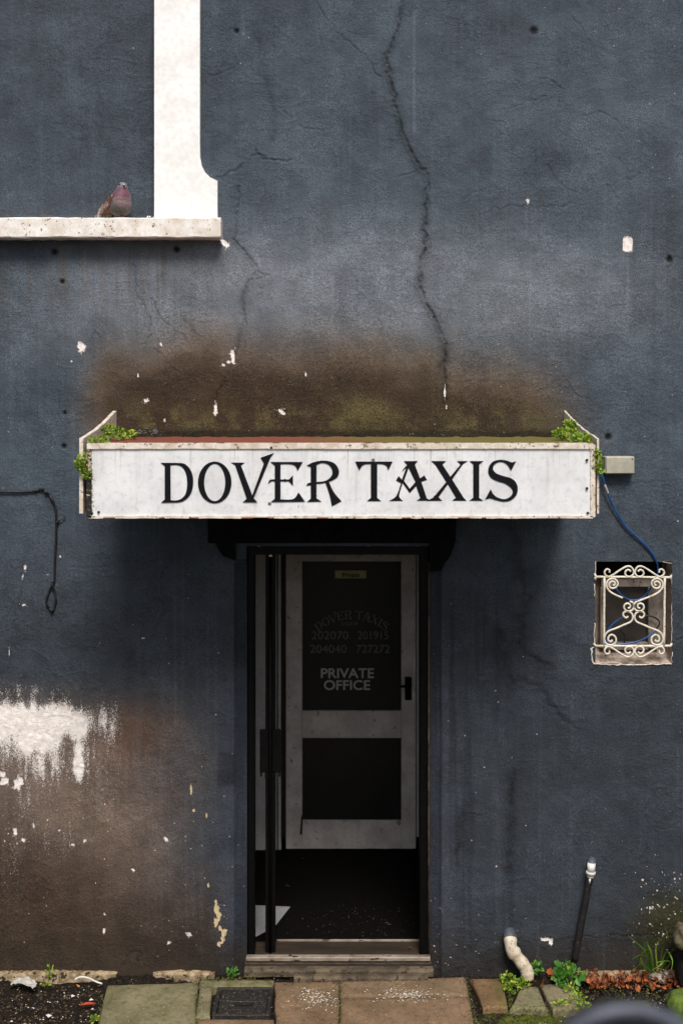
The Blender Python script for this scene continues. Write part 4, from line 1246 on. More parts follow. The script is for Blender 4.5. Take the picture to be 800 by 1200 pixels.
dp_ = thing('overflow_pipe', P(674,1128,0), 'slim black pipe with a white fitting leaning down the wall at lower right', 'pipe')
m = MB(); pts = [P(691.5,1024,-.045), P(689.5,1035,-.042), P(683,1070,-.038), P(677.5,1100,-.036), P(673,1126,-.034)]
m.tube(catmull(pts, 4), .0165, 12); m.build('pipe', M['pipe_dark'], dp_)
m = MB(); m.tube(catmull([P(693,1009,.02), P(693,1009.5,-.015), P(692.7,1012,-.038), P(692.4,1016,-.045)], 4), .021, 12); m.build('elbow', M['pipe_grey'], dp_)
m = MB(); m.tube([P(692.6,1011.5,-.052), P(691.8,1022,-.052)], [.020,.019], 12); m.tube([P(691.8,1021,-.050), P(691.5,1024.5,-.050)], .0235, 12); m.build('coupling', M['fitting'], dp_)
m = MB(); m.tube([P(691.4,1025,-.050), P(691,1028,-.049)], .017, 10); m.tube([P(690.8,1029,-.060), P(690.2,1035,-.058)], .005, 6); m.build('nut', M['fitting'], dp_)

# ================================================================= GROUND
base = MB()
base.add([(-400,-400,-.10),(400,-400,-.10),(400,.6,-.10),(-400,.6,-.10)], [(0,1,2,3)])
tag(base.build('ground', M['soil']), kind='structure')
road = MB()
road.add([(-60,-4.2,-.055),(60,-4.2,-.055),(60,-1.62,-.055),(-60,-1.62,-.055)], [(0,1,2,3)])
tag(road.build('road', M['asphalt']), kind='structure')
kerb = MB()
for k in range(-6, 7):
    kerb.box(k*.9+.004, k*.9+.896, -1.62, -1.49, -.09, .012, .012)
tag(kerb.build('kerb', M['concrete']), kind='structure')

def sheet(name, x0, x1, y0, y1, n1_, n2_, hfun, mossfun, kind='structure'):
    xs = np.linspace(x0, x1, n1_); ys = np.linspace(y0, y1, n2_)
    XX, YY = np.meshgrid(xs, ys); ZZ = hfun(XX, YY)
    m = MB(); m.v = [tuple(map(float, r)) for r in np.stack([XX,YY,ZZ],-1).reshape(-1,3)]
    for i in range(n2_-1):
        for j in range(n1_-1):
            a_ = i*n1_+j; m.f.append([a_, a_+1, a_+n1_+1, a_+n1_]); m.sm.append(True); m.mi.append(0)
    o = m.build(name, M['soil'])
    t = o.data.attributes.new('moss', 'FLOAT', 'POINT'); t.data.foreach_set('value', mossfun(XX, YY).ravel().astype(np.float32))
    tag(o, kind=kind); return o
def hsoil(X, Y): return -.035 + .03*(fbm(X*9, Y*9, 3, 500)-.5) + .014*(fbm(X*50, Y*50, 2, 510)-.5) + .02*np.exp(-((Y)/.05)**2)
def msoil(X, Y): return .05 + .75*np.exp(-(((X-1.2)/.42)**2 + ((Y+.38)/.13)**2)) + .35*np.exp(-((X-.9)/.3)**2)*sstep(-.2,-.4,Y) + .12*(X > .4)
sheet('soil', -3.6, 3.6, -1.49, .03, 560, 130, hsoil, msoil)

pavement = tag(MB().build('pavement', M['slab']), kind='structure')
def slab(corners, tone, moss, seed, z=.0, thick=.045, n_=22, name='paving_slab'):
    """corners: four ground points (x, y): front-left, front-right, back-right, back-left"""
    c = [np.array(p[:2]) for p in corners]
    t = np.linspace(0, 1, n_+1)
    t = np.concatenate([[0, .012, .03], t[2:-2], [.97, .988, 1]])
    A, B = np.meshgrid(t, t)
    XX = (1-B)*((1-A)*c[0][0]+A*c[1][0]) + B*((1-A)*c[3][0]+A*c[2][0])
    YY = (1-B)*((1-A)*c[0][1]+A*c[1][1]) + B*((1-A)*c[3][1]+A*c[2][1])
    e = np.minimum(np.minimum(A, 1-A), np.minimum(B, 1-B))
    XX = XX + .006*(fbm(XX*14+seed, YY*14, 3, seed)-.5)*(e < .02)*2; YY = YY + .006*(fbm(XX*14, YY*14+seed, 3, seed+5)-.5)*(e < .02)*2
    ZZ = z - .010*np.clip(1 - e/.03, 0, 1)**2 + .007*(fbm(XX*4, YY*4, 3, seed+9)-.5) + .003*(fbm(XX*30, YY*30, 2, seed+19)-.5)
    k = len(t); m = MB()
    m.v = [tuple(map(float, r)) for r in np.stack([XX,YY,ZZ],-1).reshape(-1,3)]
    for i in range(k-1):
        for j in range(k-1):
            a_ = i*k+j; m.f.append([a_, a_+1, a_+k+1, a_+k]); m.sm.append(True); m.mi.append(0)
    rim = [j for j in range(k)] + [i*k+k-1 for i in range(1,k)] + [(k-1)*k+j for j in range(k-2,-1,-1)] + [i*k for i in range(k-2,0,-1)]
    b0 = len(m.v)
    m.v += [(m.v[i][0], m.v[i][1], z-thick) for i in rim]
    for q_ in range(len(rim)):
        w_ = (q_+1) % len(rim)
        m.f.append([rim[w_], rim[q_], b0+q_, b0+w_]); m.sm.append(False); m.mi.append(0)
    o = m.build(name, M['slab'], pavement)
    me = o.data
    at = me.color_attributes.new('tone', 'FLOAT_COLOR', 'POINT'); at.data.foreach_set('color', list(tone)*len(me.vertices))
    mv = [float(moss(v.co.x, v.co.y)) if callable(moss) else moss for v in me.vertices]
    at = me.attributes.new('moss', 'FLOAT', 'POINT'); at.data.foreach_set('value', mv)
    return o
g = lambda px, py: G(px, py)
T1, T2, T3, T4 = L(122,118,92), L(126,104,82), L(120,101,80), L(118,107,82)
slab([g(108,1222), g(228,1222), g(232,1150), g(126,1154)], T1, .48, 1)
# slab with the drain cover let in: built from four pieces round the opening
dx0, dx1, dy0, dy1 = 247, 321, 1190, 1156
slab([g(230,1192), g(246,1192), g(249,1157), g(234,1157)], T1, .42, 2, n_=8)
slab([g(323,1250), g(397,1250), g(397,1149), g(322,1149)], T2, .12, 3)
slab([g(227,1252), g(322,1252), g(322,1193), g(230,1193)], T2, .2, 4, n_=16)
slab([g(234,1156), g(321,1156), g(321,1148), g(234,1148)], T1, .55, 5, n_=8)
slab([g(398.5,1167.5), g(549.5,1165.5), g(545,1145), g(398,1150)], T3, .1, 6, n_=16)
slab([g(398.5,1256), g(566,1256), g(550,1167.5), g(398.5,1169.5)], T2, .08, 7)
slab([g(566,1181), g(594,1180), g(588,1146), g(551,1146)], L(122,98,70), lambda x, y: .15 + .5*(x > .72), 8, n_=12)
slab([g(597,1182), g(641,1181), g(630,1156), g(612,1153)], L(122,118,92), .3, 9, z=-.004, n_=12, name='broken_slab')
slab([g(648,1182), g(690,1180), g(668,1151), g(632,1153)], L(128,120,98), .3, 10, z=-.004, n_=12, name='broken_slab')
slab([g(700,1215), g(776,1215), g(760,1166), g(712,1166)], L(58,58,40), .6, 12, z=-.022, n_=14, name='broken_slab')
for k in range(8):                  # the row nearer the kerb, below the frame
    xa_ = -2.6 + k*.62
    slab([(xa_+.005,-1.485), (xa_+.61,-1.485), (xa_+.61,-.80 if k not in (3,4,5) else -.90), (xa_+.005,-.80 if k not in (3,4,5) else -.90)], T3, .15, 20+k, n_=14)

# drain cover in a frame
dc = thing('drain_cover', (G(284,1172)[0], G(284,1172)[1], -.01), 'small rusty iron drain cover set in the paving left of the step', 'drain cover')
a_, b_ = G(248,1190), G(320,1157)
X0, X1, Y0, Y1 = a_[0], b_[0], a_[1], b_[1]
m = MB(); w = .018
m.box(X0, X1, Y0, Y0+w, -.04, .002, .003); m.box(X0, X1, Y1-w, Y1, -.04, .002, .003)
m.box(X0, X0+w, Y0+w, Y1-w, -.04, .002, .003); m.box(X1-w, X1, Y0+w, Y1-w, -.04, .002, .003)
m.build('rim', M['iron'], dc)
m = MB(); cxm, cym = (X0+X1)/2, (Y0+Y1)/2
m.box(X0+w+.003, X1-w-.003, Y0+w+.003, cym-.022, -.035, -.012, .003)
m.box(X0+w+.003, X1-w-.003, cym+.022, Y1-w-.003, -.035, -.012, .003)
m.box(X0+w+.003, cxm-.045, cym-.022, cym+.022, -.035, -.0125, .003); m.box(cxm+.045, X1-w-.003, cym-.022, cym+.022, -.035, -.0125, .003)
for i in range(9):
    for j in range(6):
        x = X0+.035+(X1-X0-.07)*i/8; y = Y0+.03+(Y1-Y0-.06)*j/5
        if abs(x-cxm) < .055 and abs(y-cym) < .03: continue
        m.box(x-.006, x+.006, y-.005, y+.005, -.013, -.007, .002)
m.build('plate', M['iron'], dc)

# ---- little stones, bird seed crumbs, grit
def shard(m, c, s_, flat=.5, r=rng):
    p = [(r.normal(0,1), r.normal(0,1), r.normal(0,1)) for _ in range(4)]
    a_ = r.uniform(0, 6.28); st = r.uniform(.5,1.5)
    base4 = [(1,0,0),(-.5,.8,0),(-.6,-.7,0),(0,0,1),(0.1,.1,-.6)]
    vs = []
    for q_ in base4:
        x = q_[0]*s_*st*r.uniform(.7,1.2); y = q_[1]*s_*r.uniform(.7,1.2); z = q_[2]*s_*flat
        vs.append((c[0]+x*math.cos(a_)-y*math.sin(a_), c[1]+x*math.sin(a_)+y*math.cos(a_), c[2]+z+s_*flat*.3))
    m.add(vs, [(0,1,3),(1,2,3),(2,0,3),(1,0,4),(2,1,4),(0,2,4)])
def pile(name, cx, cy, sx, sy, n, smin, smax, mat, z=.003, flat=.5):
    m = MB()
    for k in range(n):
        c = G(rng.normal(cx, sx), min(1215, max(1145, rng.normal(cy, sy))), z)
        shard(m, c, rng.uniform(smin, smax), flat)
    return tag(m.build(name, mat), kind='stuff')
o = pile('crumbs', 370, 1171, 13, 6, 170, .0022, .0065, M['chips']); tag(o, 'scatter of white crumbs on the paving below the doorway', 'crumbs')
o = pile('crumbs', 476, 1166, 20, 4.2, 230, .002, .0058, M['chips']); tag(o, 'pale crumbs along the paving joint right of the white crumb scatter', 'crumbs')
m = MB()
for k in range(420):
    shard(m, G(rng.uniform(115,585), rng.uniform(1146,1205), .004), rng.uniform(.001,.0026), .6)
tag(m.build('grit', M['chips']), 'fine pale grit strewn over the paving slabs', 'grit', kind='stuff')
m = MB()
for k in range(700):
    px = rng.choice([rng.normal(232,4), rng.normal(397,4), rng.normal(550,6), rng.uniform(240,590)]); py = rng.choice([rng.uniform(1146,1205), rng.normal(1150,3)]); shard(m, G(px, py, .003), rng.uniform(.0015,.005), .5)
for k in range(800):
    px, py = rng.uniform(-10,118), rng.uniform(1146,1210)
    c = list(G(px, py, 0)); c[2] = float(hsoil(np.array([c[0]]), np.array([c[1]]))[0])
    shard(m, c, rng.uniform(.003,.009), .7)
for k in range(1500):
    px, py = rng.uniform(556,815), rng.uniform(1142,1210)
    c = list(G(px, py, 0)); c[2] = float(hsoil(np.array([c[0]]), np.array([c[1]]))[0])
    shard(m, c, rng.uniform(.003,.009), .7)
tag(m.build('soil_crumbs', M['soilbits']), 'dark gritty crumbs of soil in the unpaved corners and joints', 'soil', kind='stuff')
m = MB()
for k in range(75):
    px, py = rng.uniform(-10,118), rng.uniform(1150,1208)
    c = list(G(px, py, 0)); c[2] = float(hsoil(np.array([c[0]]), np.array([c[1]]))[0]) + .004
    shard(m, c, rng.uniform(.002,.006), .6)
for px, py, s_ in ((57,1186,.015),(85,1163,.013),(76,1163,.012),(107,1167,.012),(29,1197,.014),(49,1197,.010),(109,1178,.010),(14,1192,.008),(40,1177,.008)):
    c = list(G(px, py, 0)); c[2] = -.02; shard(m, c, s_, .6)
for k in range(90):
    px, py = rng.uniform(600,800), rng.uniform(1150,1200)
    c = list(G(px, py, 0)); c[2] = float(hsoil(np.array([c[0]]), np.array([c[1]]))[0]) + .004
    shard(m, c, rng.uniform(.002,.005), .6)
tag(m.build('pale_gravel', M['chips']), 'small pale stones lying in the dark soil', 'gravel', kind='stuff')

# ---- rocks
def rock(name, c, r3, seed, mat, label, cat='stone', nseg=16):
    m = MB(); n1_, n2_ = nseg, nseg*2; vs = []; fs = []
    for i in range(n1_+1):
        th = math.pi*i/n1_
        for j in range(n2_):
            ph = 2*math.pi*j/n2_
            d = np.array([math.sin(th)*math.cos(ph), math.sin(th)*math.sin(ph), math.cos(th)])
            k = 1 + .55*(float(fbm(np.array([d[0]*1.6+d[2]+seed]), np.array([d[1]*1.6-d[2]*.7]), 3, seed)[0])-.5) 
            d = np.sign(d)*np.abs(d)**.8
            vs.append((c[0]+d[0]*r3[0]*k, c[1]+d[1]*r3[1]*k, c[2]+d[2]*r3[2]*k))
    for i in range(n1_):
        for j in range(n2_):
            fs.append((i*n2_+j, (i+1)*n2_+j, (i+1)*n2_+(j+1)%n2_, i*n2_+(j+1)%n2_))
    m.add(vs, fs, smooth=True); o = m.build(name, mat); tag(o, label, cat); return o
c = G(800,1196); rock('rock', (c[0]+.01, c[1]+.02, .035), (.085,.09,.085), 3, M['mossy_stone'], 'rounded stone covered in green moss at the bottom right corner', 'rock')
c = G(806,1150); rock('rock', (P(806,1098,-.16)[0], -.16, P(0,1098,-.16)[2]), (.065,.08,.05), 5, M['brownstone'], 'rough brown stone above the dark gap by the right wall foot', 'rock')
c = G(806,1160); rock('rock', (c[0]+.02, c[1]+.06, .05), (.06,.10,.10), 8, simple('dark_gap_black', L(20,18,15), L(30,27,20), 30, .9), 'black stone shape added for the dark gap below the brown stone', 'rock')  # black block put in for the dark gap between the stones
# pale lumps of broken mortar
def lump(cx, cy, w, n, label, seed):
    m = MB(); r = np.random.default_rng(seed)
    for k in range(n):
        px = cx + r.normal(0, w*.42); py = cy + r.normal(0, 2.6)
        c = G(px, py, .0); s_ = r.uniform(.012,.028)*(1.2-min(1,abs(px-cx)/w)*.6)
        p = []
        for i in range(4):
            for j in range(7):
                th = math.pi*(i+.3)/3.6; ph = 6.283*j/7; kk = r.uniform(.7,1.2)
                p.append((c[0]+s_*kk*1.3*math.sin(th)*math.cos(ph), c[1]+s_*kk*math.sin(th)*math.sin(ph), c[2]+.006+s_*kk*.7*math.cos(th)))
        f = [(i*7+j, (i+1)*7+j, (i+1)*7+(j+1)%7, i*7+(j+1)%7) for i in range(3) for j in range(7)] + [(0,1,2,3,4,5,6)]
        m.add(p, f)
    tag(m.build('mortar_lump', M['pale_stone']), label, 'rubble')
lump(770, 1143, 17, 16, 'crumbly pale lump of mortar among orange leaves at lower right', 1)
# crumpled pale litter at the far left
m = MB(); cc = G(28,1155); r = np.random.default_rng(5); n_ = 9; vs = []; fs = []
for i in range(n_):
    for j in range(n_):
        u, v = i/(n_-1)*2-1, j/(n_-1)*2-1
        k = math.sqrt(max(.0, 1-.35*u*u*v*v))
        vs.append((cc[0]+u*.066*k, cc[1]+v*.036*k + u*-.012, -.002+.016*r.random()+.016*(1-u*u)))
for i in range(n_-1):
    for j in range(n_-1):
        a_ = i*n_+j; fs.append((a_, a_+n_, a_+n_+1, a_+1))
m.add(vs, fs); tag(m.build('crumpled_paper', simple('dirty_paper', L(190,186,178), L(150,146,138), 30, .8)), 'crumpled pale scrap lying on the soil at the left wall foot', 'litter')
m = MB(); m.tube([G(x, y, z) for x, y, z in catmull([(88,1148,.0),(94,1145,.01),(103,1146,.012),(112,1150,.008),(120,1153,.0)], 6)], .0045, 6)
tag(m.build('strap', M['fitting']), 'thin white curved strip lying at the left wall foot', 'strip')
for px, py, lab in ((90,1154,'short orange cigarette end on the soil beside the white strip'),):
    m = MB(); c = G(px, py, -.012); m.tube([c, (c[0]+.018, c[1]-.03, c[2]+.006)], .004, 8); tag(m.build('cigarette_end', simple('filter_tip', L(214,150,84), L(190,130,80), 30)), lab, 'cigarette end')
m = MB()
c0 = G(94,1178,-.01); m.tube([c0, (c0[0]+.03, c0[1]+.004, c0[2]+.006), (c0[0]+.07, c0[1]+.012, c0[2]+.002)], [.004,.007,.004], 6)
tag(m.build('litter_scrap', simple('red_scrap', L(190,70,34), L(150,60,36), 60)), 'small orange red scrap on the dark soil at the left', 'litter')
# sheet of paper on the carpet inside
m = MB()
pc = [G(296,1061,FZ+.006), G(340,1063,FZ+.006), G(322,1086,FZ+.006), G(296,1100,FZ+.006)]
m.add(pc + [(p[0],p[1],p[2]+.002) for p in pc], [(4,5,6,7)[::-1],(0,1,2,3),(0,1,5,4),(1,2,6,5),(2,3,7,6),(3,0,4,7)])
tag(m.build('paper_sheet', M['paper']), 'pale sheet of paper lying on the dark carpet just inside the doorway', 'paper')

# ---- leaves and weeds
def leaf_geo(m, c, d, nrm, l, w, curl=.2, notch=False):
    c = np.array(c, float); d = np.array(d, float); d /= np.linalg.norm(d)+1e-9
    nrm = np.array(nrm, float); s_ = np.cross(d, nrm); s_ /= np.linalg.norm(s_)+1e-9; nn_ = np.cross(s_, d)
    vs = [c, c+d*l*.35+s_*w*.5+nn_*curl*w, c+d*l*.75+s_*w*.38+nn_*curl*w*.8, c+d*l, c+d*l*.75-s_*w*.38+nn_*curl*w*.8, c+d*l*.35-s_*w*.5+nn_*curl*w, c+d*l*.4, c+d*l*.75]
    m.add(vs, [(0,1,6),(1,2,7,6),(2,3,7),(7,3,4),(6,7,4,5),(0,6,5)])
def clump(name, blobs, n, l0, l1, mat, label, cat='weed', up=(0,-.4,.8), stems=True):
    """blobs: (x, y, z, rx, ry, rz) in metres"""
    m = MB(); st = MB(); c0 = blobs[0]
    root = thing(name, (c0[0], c0[1], c0[2]-c0[5]), label, cat)
    for k in range(n):
        b_ = blobs[rng.integers(len(blobs))]
        d = rng.normal(0, 1, 3); d /= np.linalg.norm(d); rr = rng.uniform(.25, 1)**.6
        c = np.array(b_[:3]) + d*np.array(b_[3:])*rr
        dr = d*.8 + np.array(up)*rng.uniform(.2,1) + rng.normal(0,.5,3)
        nm = np.array([0,-.5,.9]) + rng.normal(0,.5,3)
        l = rng.uniform(l0*.6, l1*1.15)
        leaf_geo(m, c, dr, nm, l, l*rng.uniform(.55,.9), rng.uniform(-.2,.3))
    tag(m.build('foliage', mat, root), kind='stuff')
    if stems:
        for b_ in blobs:
            for k in range(7):
                a_ = np.array(b_[:3]) + np.array([rng.normal(0,.2)*b_[3], rng.normal(0,.2)*b_[4]+.0, -b_[5]*.9])
                e_ = np.array(b_[:3]) + rng.normal(0,.45,3)*np.array(b_[3:])
                st.tube([a_, (a_+e_)/2+rng.normal(0,.004,3), e_], [.0016,.0013,.0008], 4)
        tag(st.build('stems', mat, root), kind='stuff')
    return root
def CB(px, py, Y, rx, ry, rz):
    p = P(px, py, Y); s_ = (D+Y)/D/K
    return (p[0], p[1], p[2], rx*s_, ry, rz*s_)
clump('weed', [CB(138,508,-.5,9,.10,6), CB(150,509,-.42,11,.08,4), CB(128,504,-.45,6,.08,6)], 430, .008, .017, M['green'], 'bright green weed growing on top of the canopy at its left back corner')
clump('weed', [CB(112,517,-.75,9,.05,5), CB(122,516,-.72,7,.05,4)], 240, .007, .014, M['green'], 'low green tuft on the canopy top right at its front left corner')
clump('weed', [CB(98,543,-.80,9,.03,11), CB(103,555,-.80,5,.03,7), CB(93,545,-.81,5,.02,7)], 330, .007, .015, M['green'], 'green weed sprouting from the crack at the left end of the sign')
clump('weed', [CB(668,509,-.5,11,.12,8), CB(682,514,-.65,10,.08,6), CB(655,508,-.45,8,.06,5), CB(668,498,-.3,7,.06,6)], 820, .007, .016, M['green'], 'large green weed spilling over the right back corner of the canopy')
clump('weed', [CB(700,541,-.80,6,.03,10), CB(702,550,-.80,5,.03,6), CB(698,530,-.79,4,.03,5)], 330, .007, .014, M['green'], 'green weed hanging down the right end of the sign beside the beige box')
# dark scraps caught at the back of the canopy
m = MB()
for k in range(26):
    c = P(rng.uniform(158,185), rng.uniform(503,510), rng.uniform(-.3,-.05)); shard(m, c, rng.uniform(.006,.014), .8)
tag(m.build('debris', simple('grey_debris', L(90,90,92), L(40,40,42), 50)), 'grey crumbs of debris behind the left weeds on the canopy top', 'debris', kind='stuff')
# weeds on the ground
def GB(px, py, z, rx, ry, rz):
    p = G(px, py, 0); s_ = (D+p[1])/D/K
    return (p[0], p[1], z, rx*s_, ry, rz*s_)
clump('weed', [GB(662,1150,.05,11,.05,9), GB(672,1152,.04,8,.05,8), GB(656,1154,.03,7,.04,6)], 120, .016, .034, M['green2'], 'leafy green weed growing from the soil between pipe and leaf drift')
clump('weed', [GB(628,1144,.035,7,.03,7)], 40, .014, .026, M['green2'], 'small green weed behind the foot of the white pipe')
clump('weed', [GB(600,1160,.01,13,.03,5), GB(594,1152,.02,8,.03,5), GB(612,1156,.015,10,.03,4)], 240, .008, .018, M['green'], 'mossy green weed in front of the white pipe foot')
clump('weed', [GB(676,1172,.005,11,.04,5), GB(668,1162,.01,9,.03,6), GB(684,1180,.0,10,.03,4), GB(655,1176,-.002,9,.02,3)], 420, .006, .015, M['green'], 'yellow green weed creeping between the broken slabs')
clump('weed', [GB(273,1145,.022,6,.02,5)], 34, .010, .020, M['green2'], 'tiny green weed sprouting left of the door step')
clump('weed', [GB(58,1146,.025,4,.02,7), GB(53,1152,.0,5,.02,3)], 22, .012, .022, M['green'], 'thin green seedling at the left wall foot')
clump('weed', [GB(112,1192,-.005,8,.03,3)], 60, .006, .013, M['green'], 'low green moss tuft at the lower left slab corner')
# moss cushions along joints
m = MB()
for k in range(2600):
    q_ = rng.random()*1.5
    if q_ > 1:
        jx, jy0, jy1, js = ((232,1150,1205,-.05),(397.5,1150,1205,0),(547,1146,1205,.17),(595,1150,1182,.1))[rng.integers(4)]
        py = rng.uniform(jy0, jy1); px = jx + (py-jy0)*js + rng.normal(0,1.6)
        leaf_geo(m, G(px, py, -.004), rng.normal(0,1,3)*[1,1,.4]+[0,0,.3], (0,0,1), rng.uniform(.003,.008), rng.uniform(.003,.005)); continue
    if q_ < .25: px, py = rng.uniform(234,300), rng.uniform(1146,1152)
    elif q_ < .45: px, py = rng.uniform(600,700), rng.uniform(1178,1188)
    elif q_ < .5: px, py = rng.uniform(115,122), rng.uniform(1165,1205)
    else: px, py = rng.normal(735,38), rng.uniform(1155,1205)
    c = G(px, py, -.004); 
    leaf_geo(m, c, rng.normal(0,1,3)*[1,1,.4]+[0,0,.6], (0,0,1), rng.uniform(.004,.010), rng.uniform(.003,.006))
tag(m.build('moss', leaf_mat('moss_sprig', L(64,74,22), L(90,98,32), L(120,122,48), trans=.1)), 'moss growing along the paving joints and over the damp soil', 'moss', kind='stuff')
# grass
gt = thing('grass_tuft', GB(770,1132,0,1,1,1)[:3], 'tuft of long arching grass blades against the wall at lower right', 'grass')
bl = [((700+60,1140),(757,1118),(748,1107),(735,1096)), ((765,1138),(762,1112),(772,1100),(790,1101)), ((770,1138),(768,1110),(776,1098),(786,1088)), ((772,1137),(780,1115),(787,1125),(786,1137)),
      ((762,1137),(756,1112),(752,1100),(750,1086)), ((768,1137),(760,1110),(768,1098),(778,1095)), ((764,1140),(752,1130),(744,1134),(742,1140)), ((768,1139),(758,1123),(750,1119),(740,1124)),
      ((772,1138),(776,1110),(782,1100),(778,1085)), ((774,1138),(782,1122),(790,1110),(800,1104)), ((765,1138),(763,1118),(758,1105),(760,1092)), ((770,1140),(777,1128),(770,1133),(764,1136)),
      ((758,1140),(750,1122),(758,1112),(768,1108)), ((776,1139),(785,1128),(778,1126),(768,1128)), ((766,1140),(748,1126),(756,1116),(766,1113))]
for pts in bl:
    m = MB(); cp = catmull([(x, y, -.10 - .05*i + rng.normal(0,.01)) for i, (x, y) in enumerate(pts)], 5)
    P3 = [np.array(P(x, y, yy)) for x, y, yy in cp]; n_ = len(P3); vs = []; fs = []
    for i, p in enumerate(P3):
        t = P3[min(i+1,n_-1)] - P3[max(i-1,0)]; s_ = np.cross(t, (0,1,0)); s_ /= np.linalg.norm(s_)+1e-9
        w = .0034*(1-(i/(n_-1))**2)+.0005
        vs += [p - s_*w, p + s_*w + np.array((0,-.002,0))]
    for i in range(n_-1): fs.append((i*2, i*2+1, i*2+3, i*2+2))
    m.add(vs, fs, smooth=True); m.build('blade', M['grass'], gt)

# drift of orange dead leaves
drift = thing('leaf_drift', G(735,1140,0), 'drift of dry orange and brown fallen leaves at the right wall foot', 'fallen leaves')
lm = []
for v_ in range(7):
    m = MB(); l = 1.0; w = rng.uniform(.6,.95); cu = rng.uniform(-.35,.35)
    outline = [(0,0),(.25,.5*w),(.45,.42*w),(.6,.5*w),(.8,.22*w),(1,0)]
    vs = [(x-.5, y, cu*abs(y)+.12*math.sin(x*3+v_)) for x, y in outline] + [(x-.5, -y*.95, cu*abs(y)+.12*math.sin(x*3+v_)) for x, y in outline[1:-1]] + [(-.1,0,.05*cu),(.2,0,-.04)]
    m.add(vs, [(0,10,1),(1,10,2),(2,10,11),(2,11,3),(3,11,4),(4,11,5),(0,6,10),(6,7,10),(7,11,10),(7,8,11),(8,9,11),(9,5,11)])
    lm.append(m.build('leaf', M['dead_leaf'], data_only=True))
def place_leaf(px, py, z, s_, parent, tilt=.5):
    c = G(px, py, z)
    o = bpy.data.objects.new('leaf', lm[rng.integers(7)]); sc.collection.objects.link(o); o.parent = parent
    off = parent.location if parent else Vector((0,0,0))
    o.location = Vector(c) - off; o.rotation_euler = (rng.normal(0, tilt), rng.normal(0, tilt), rng.uniform(0, 6.28)); o.scale = (s_, s_, s_)
    return o
for k in range(290):
    px = rng.uniform(672, 800); py = rng.uniform(1137, 1158) if px > 690 else rng.uniform(1138, 1150)
    place_leaf(px, py, rng.uniform(-.01,.035)*(1 - (py-1137)/30), rng.uniform(.014,.038), drift, .75)
for px, py, lab in ((626,1150,'single orange leaf standing beside the white pipe foot'),(644,1139,'brown orange leaf lying right of the white pipe'),(683,1146,'orange leaf caught in the leafy weed'),(636,1152,'small brown leaf on the broken slab edge')):
    o = place_leaf(px, py, .02, .042, None, .9); o.name = 'fallen_leaf'; tag(o, lab, 'leaf')

# ================================================================= PIGEON
pc = np.array(P(139.5, 258, -.045)); pc[2] = sz1
pig = thing('pigeon', tuple(pc), 'puffed up brown pigeon with purple neck resting on the white ledge', 'pigeon')
fwd = np.array([.86,-.51,0]); fwd /= np.linalg.norm(fwd); side = np.array([fwd[1], -fwd[0], 0]); upv = np.array([0,0,1.])
fh = np.array([.40,-.92,0]); fh /= np.linalg.norm(fh); sh = np.array([fh[1], -fh[0], 0])
def ph_(f, s_, u): return pc + fwd*.0235 + fh*(f-.0235) + sh*s_ + upv*u
def pb_(f, s_, u): return pc + fwd*f + side*s_ + upv*u
def loft(rings, name, mat, parent, n=24, colf=None):
    """rings: (f, u, rs, ru, tilt) along the bird"""
    rr = catmull(rings, 5); m = MB(); vs = []; fs = []
    for i, (f, u, rs_, ru, tl) in enumerate(rr):
        tl = -tl
        rs_ = max(rs_, .0005); ru = max(ru, .0005)
        for k in range(n):
            a_ = 2*math.pi*k/n
            q_ = pb_(f - math.sin(tl)*ru*math.sin(a_), rs_*math.cos(a_), u + math.cos(tl)*ru*math.sin(a_))
            vs.append(q_)
    k_ = len(rr)
    for i in range(k_-1):
        for k in range(n): fs.append((i*n+k, (i+1)*n+k, (i+1)*n+(k+1)%n, i*n+(k+1)%n))
    fs.append(list(range(n))); fs.append([(k_-1)*n+k for k in range(n-1,-1,-1)])
    m.add(vs, fs, smooth=True); o = m.build(name, mat, parent)
    if colf:
        me = o.data; at = me.color_attributes.new('plumage', 'FLOAT_COLOR', 'POINT'); cols = []
        for v in vs: cols += list(colf(np.array(v) - pc)) + [1.0]
        at.data.foreach_set('color', cols)
    return o
def plume_mat(name='pigeon_plumage'):
    m, nt, b = new_mat(name); n = N(nt); co = n.coord()
    base_ = n.attr('plumage', 'Color'); f = n.noise(n.mapping(co, (1,1,.5)), 190, 4, .7); v = n.voro(co, 150)
    col = n.mix(n.ramp(f, .35, .65), n.mix(1.0, base_, (.55,.55,.55,1), 'MULTIPLY'), n.mix(1.0, base_, (1.3,1.3,1.3,1), 'MULTIPLY'))
    nt.links.new(col, b.inputs['Base Color']); b.inputs['Roughness'].default_value = .6
    b.inputs['Sheen Weight'].default_value = .2
    nt.links.new(n.bump(n.math('ADD', f, v), .6, .002), b.inputs['Normal']); return m
PM = plume_mat()
def body_col(q_):
    u = q_[2]; f = float(np.dot(q_, fwd))
    head, neck, breast, belly, back = map(lambda c: lin(c), ((104,102,110),(98,54,72),(124,98,100),(92,84,78),(120,84,60)))
    c = belly + (breast-belly)*sstep(.045+.02*math.sin(f*90),.085,u)
    c = c + (neck-c)*sstep(.092,.108,u)
    c = c + (head-c)*sstep(.142,.152,u)
    if u < .11: c = c + (back-c)*sstep(-.005,-.035,f)
    return [float(x) for x in c]
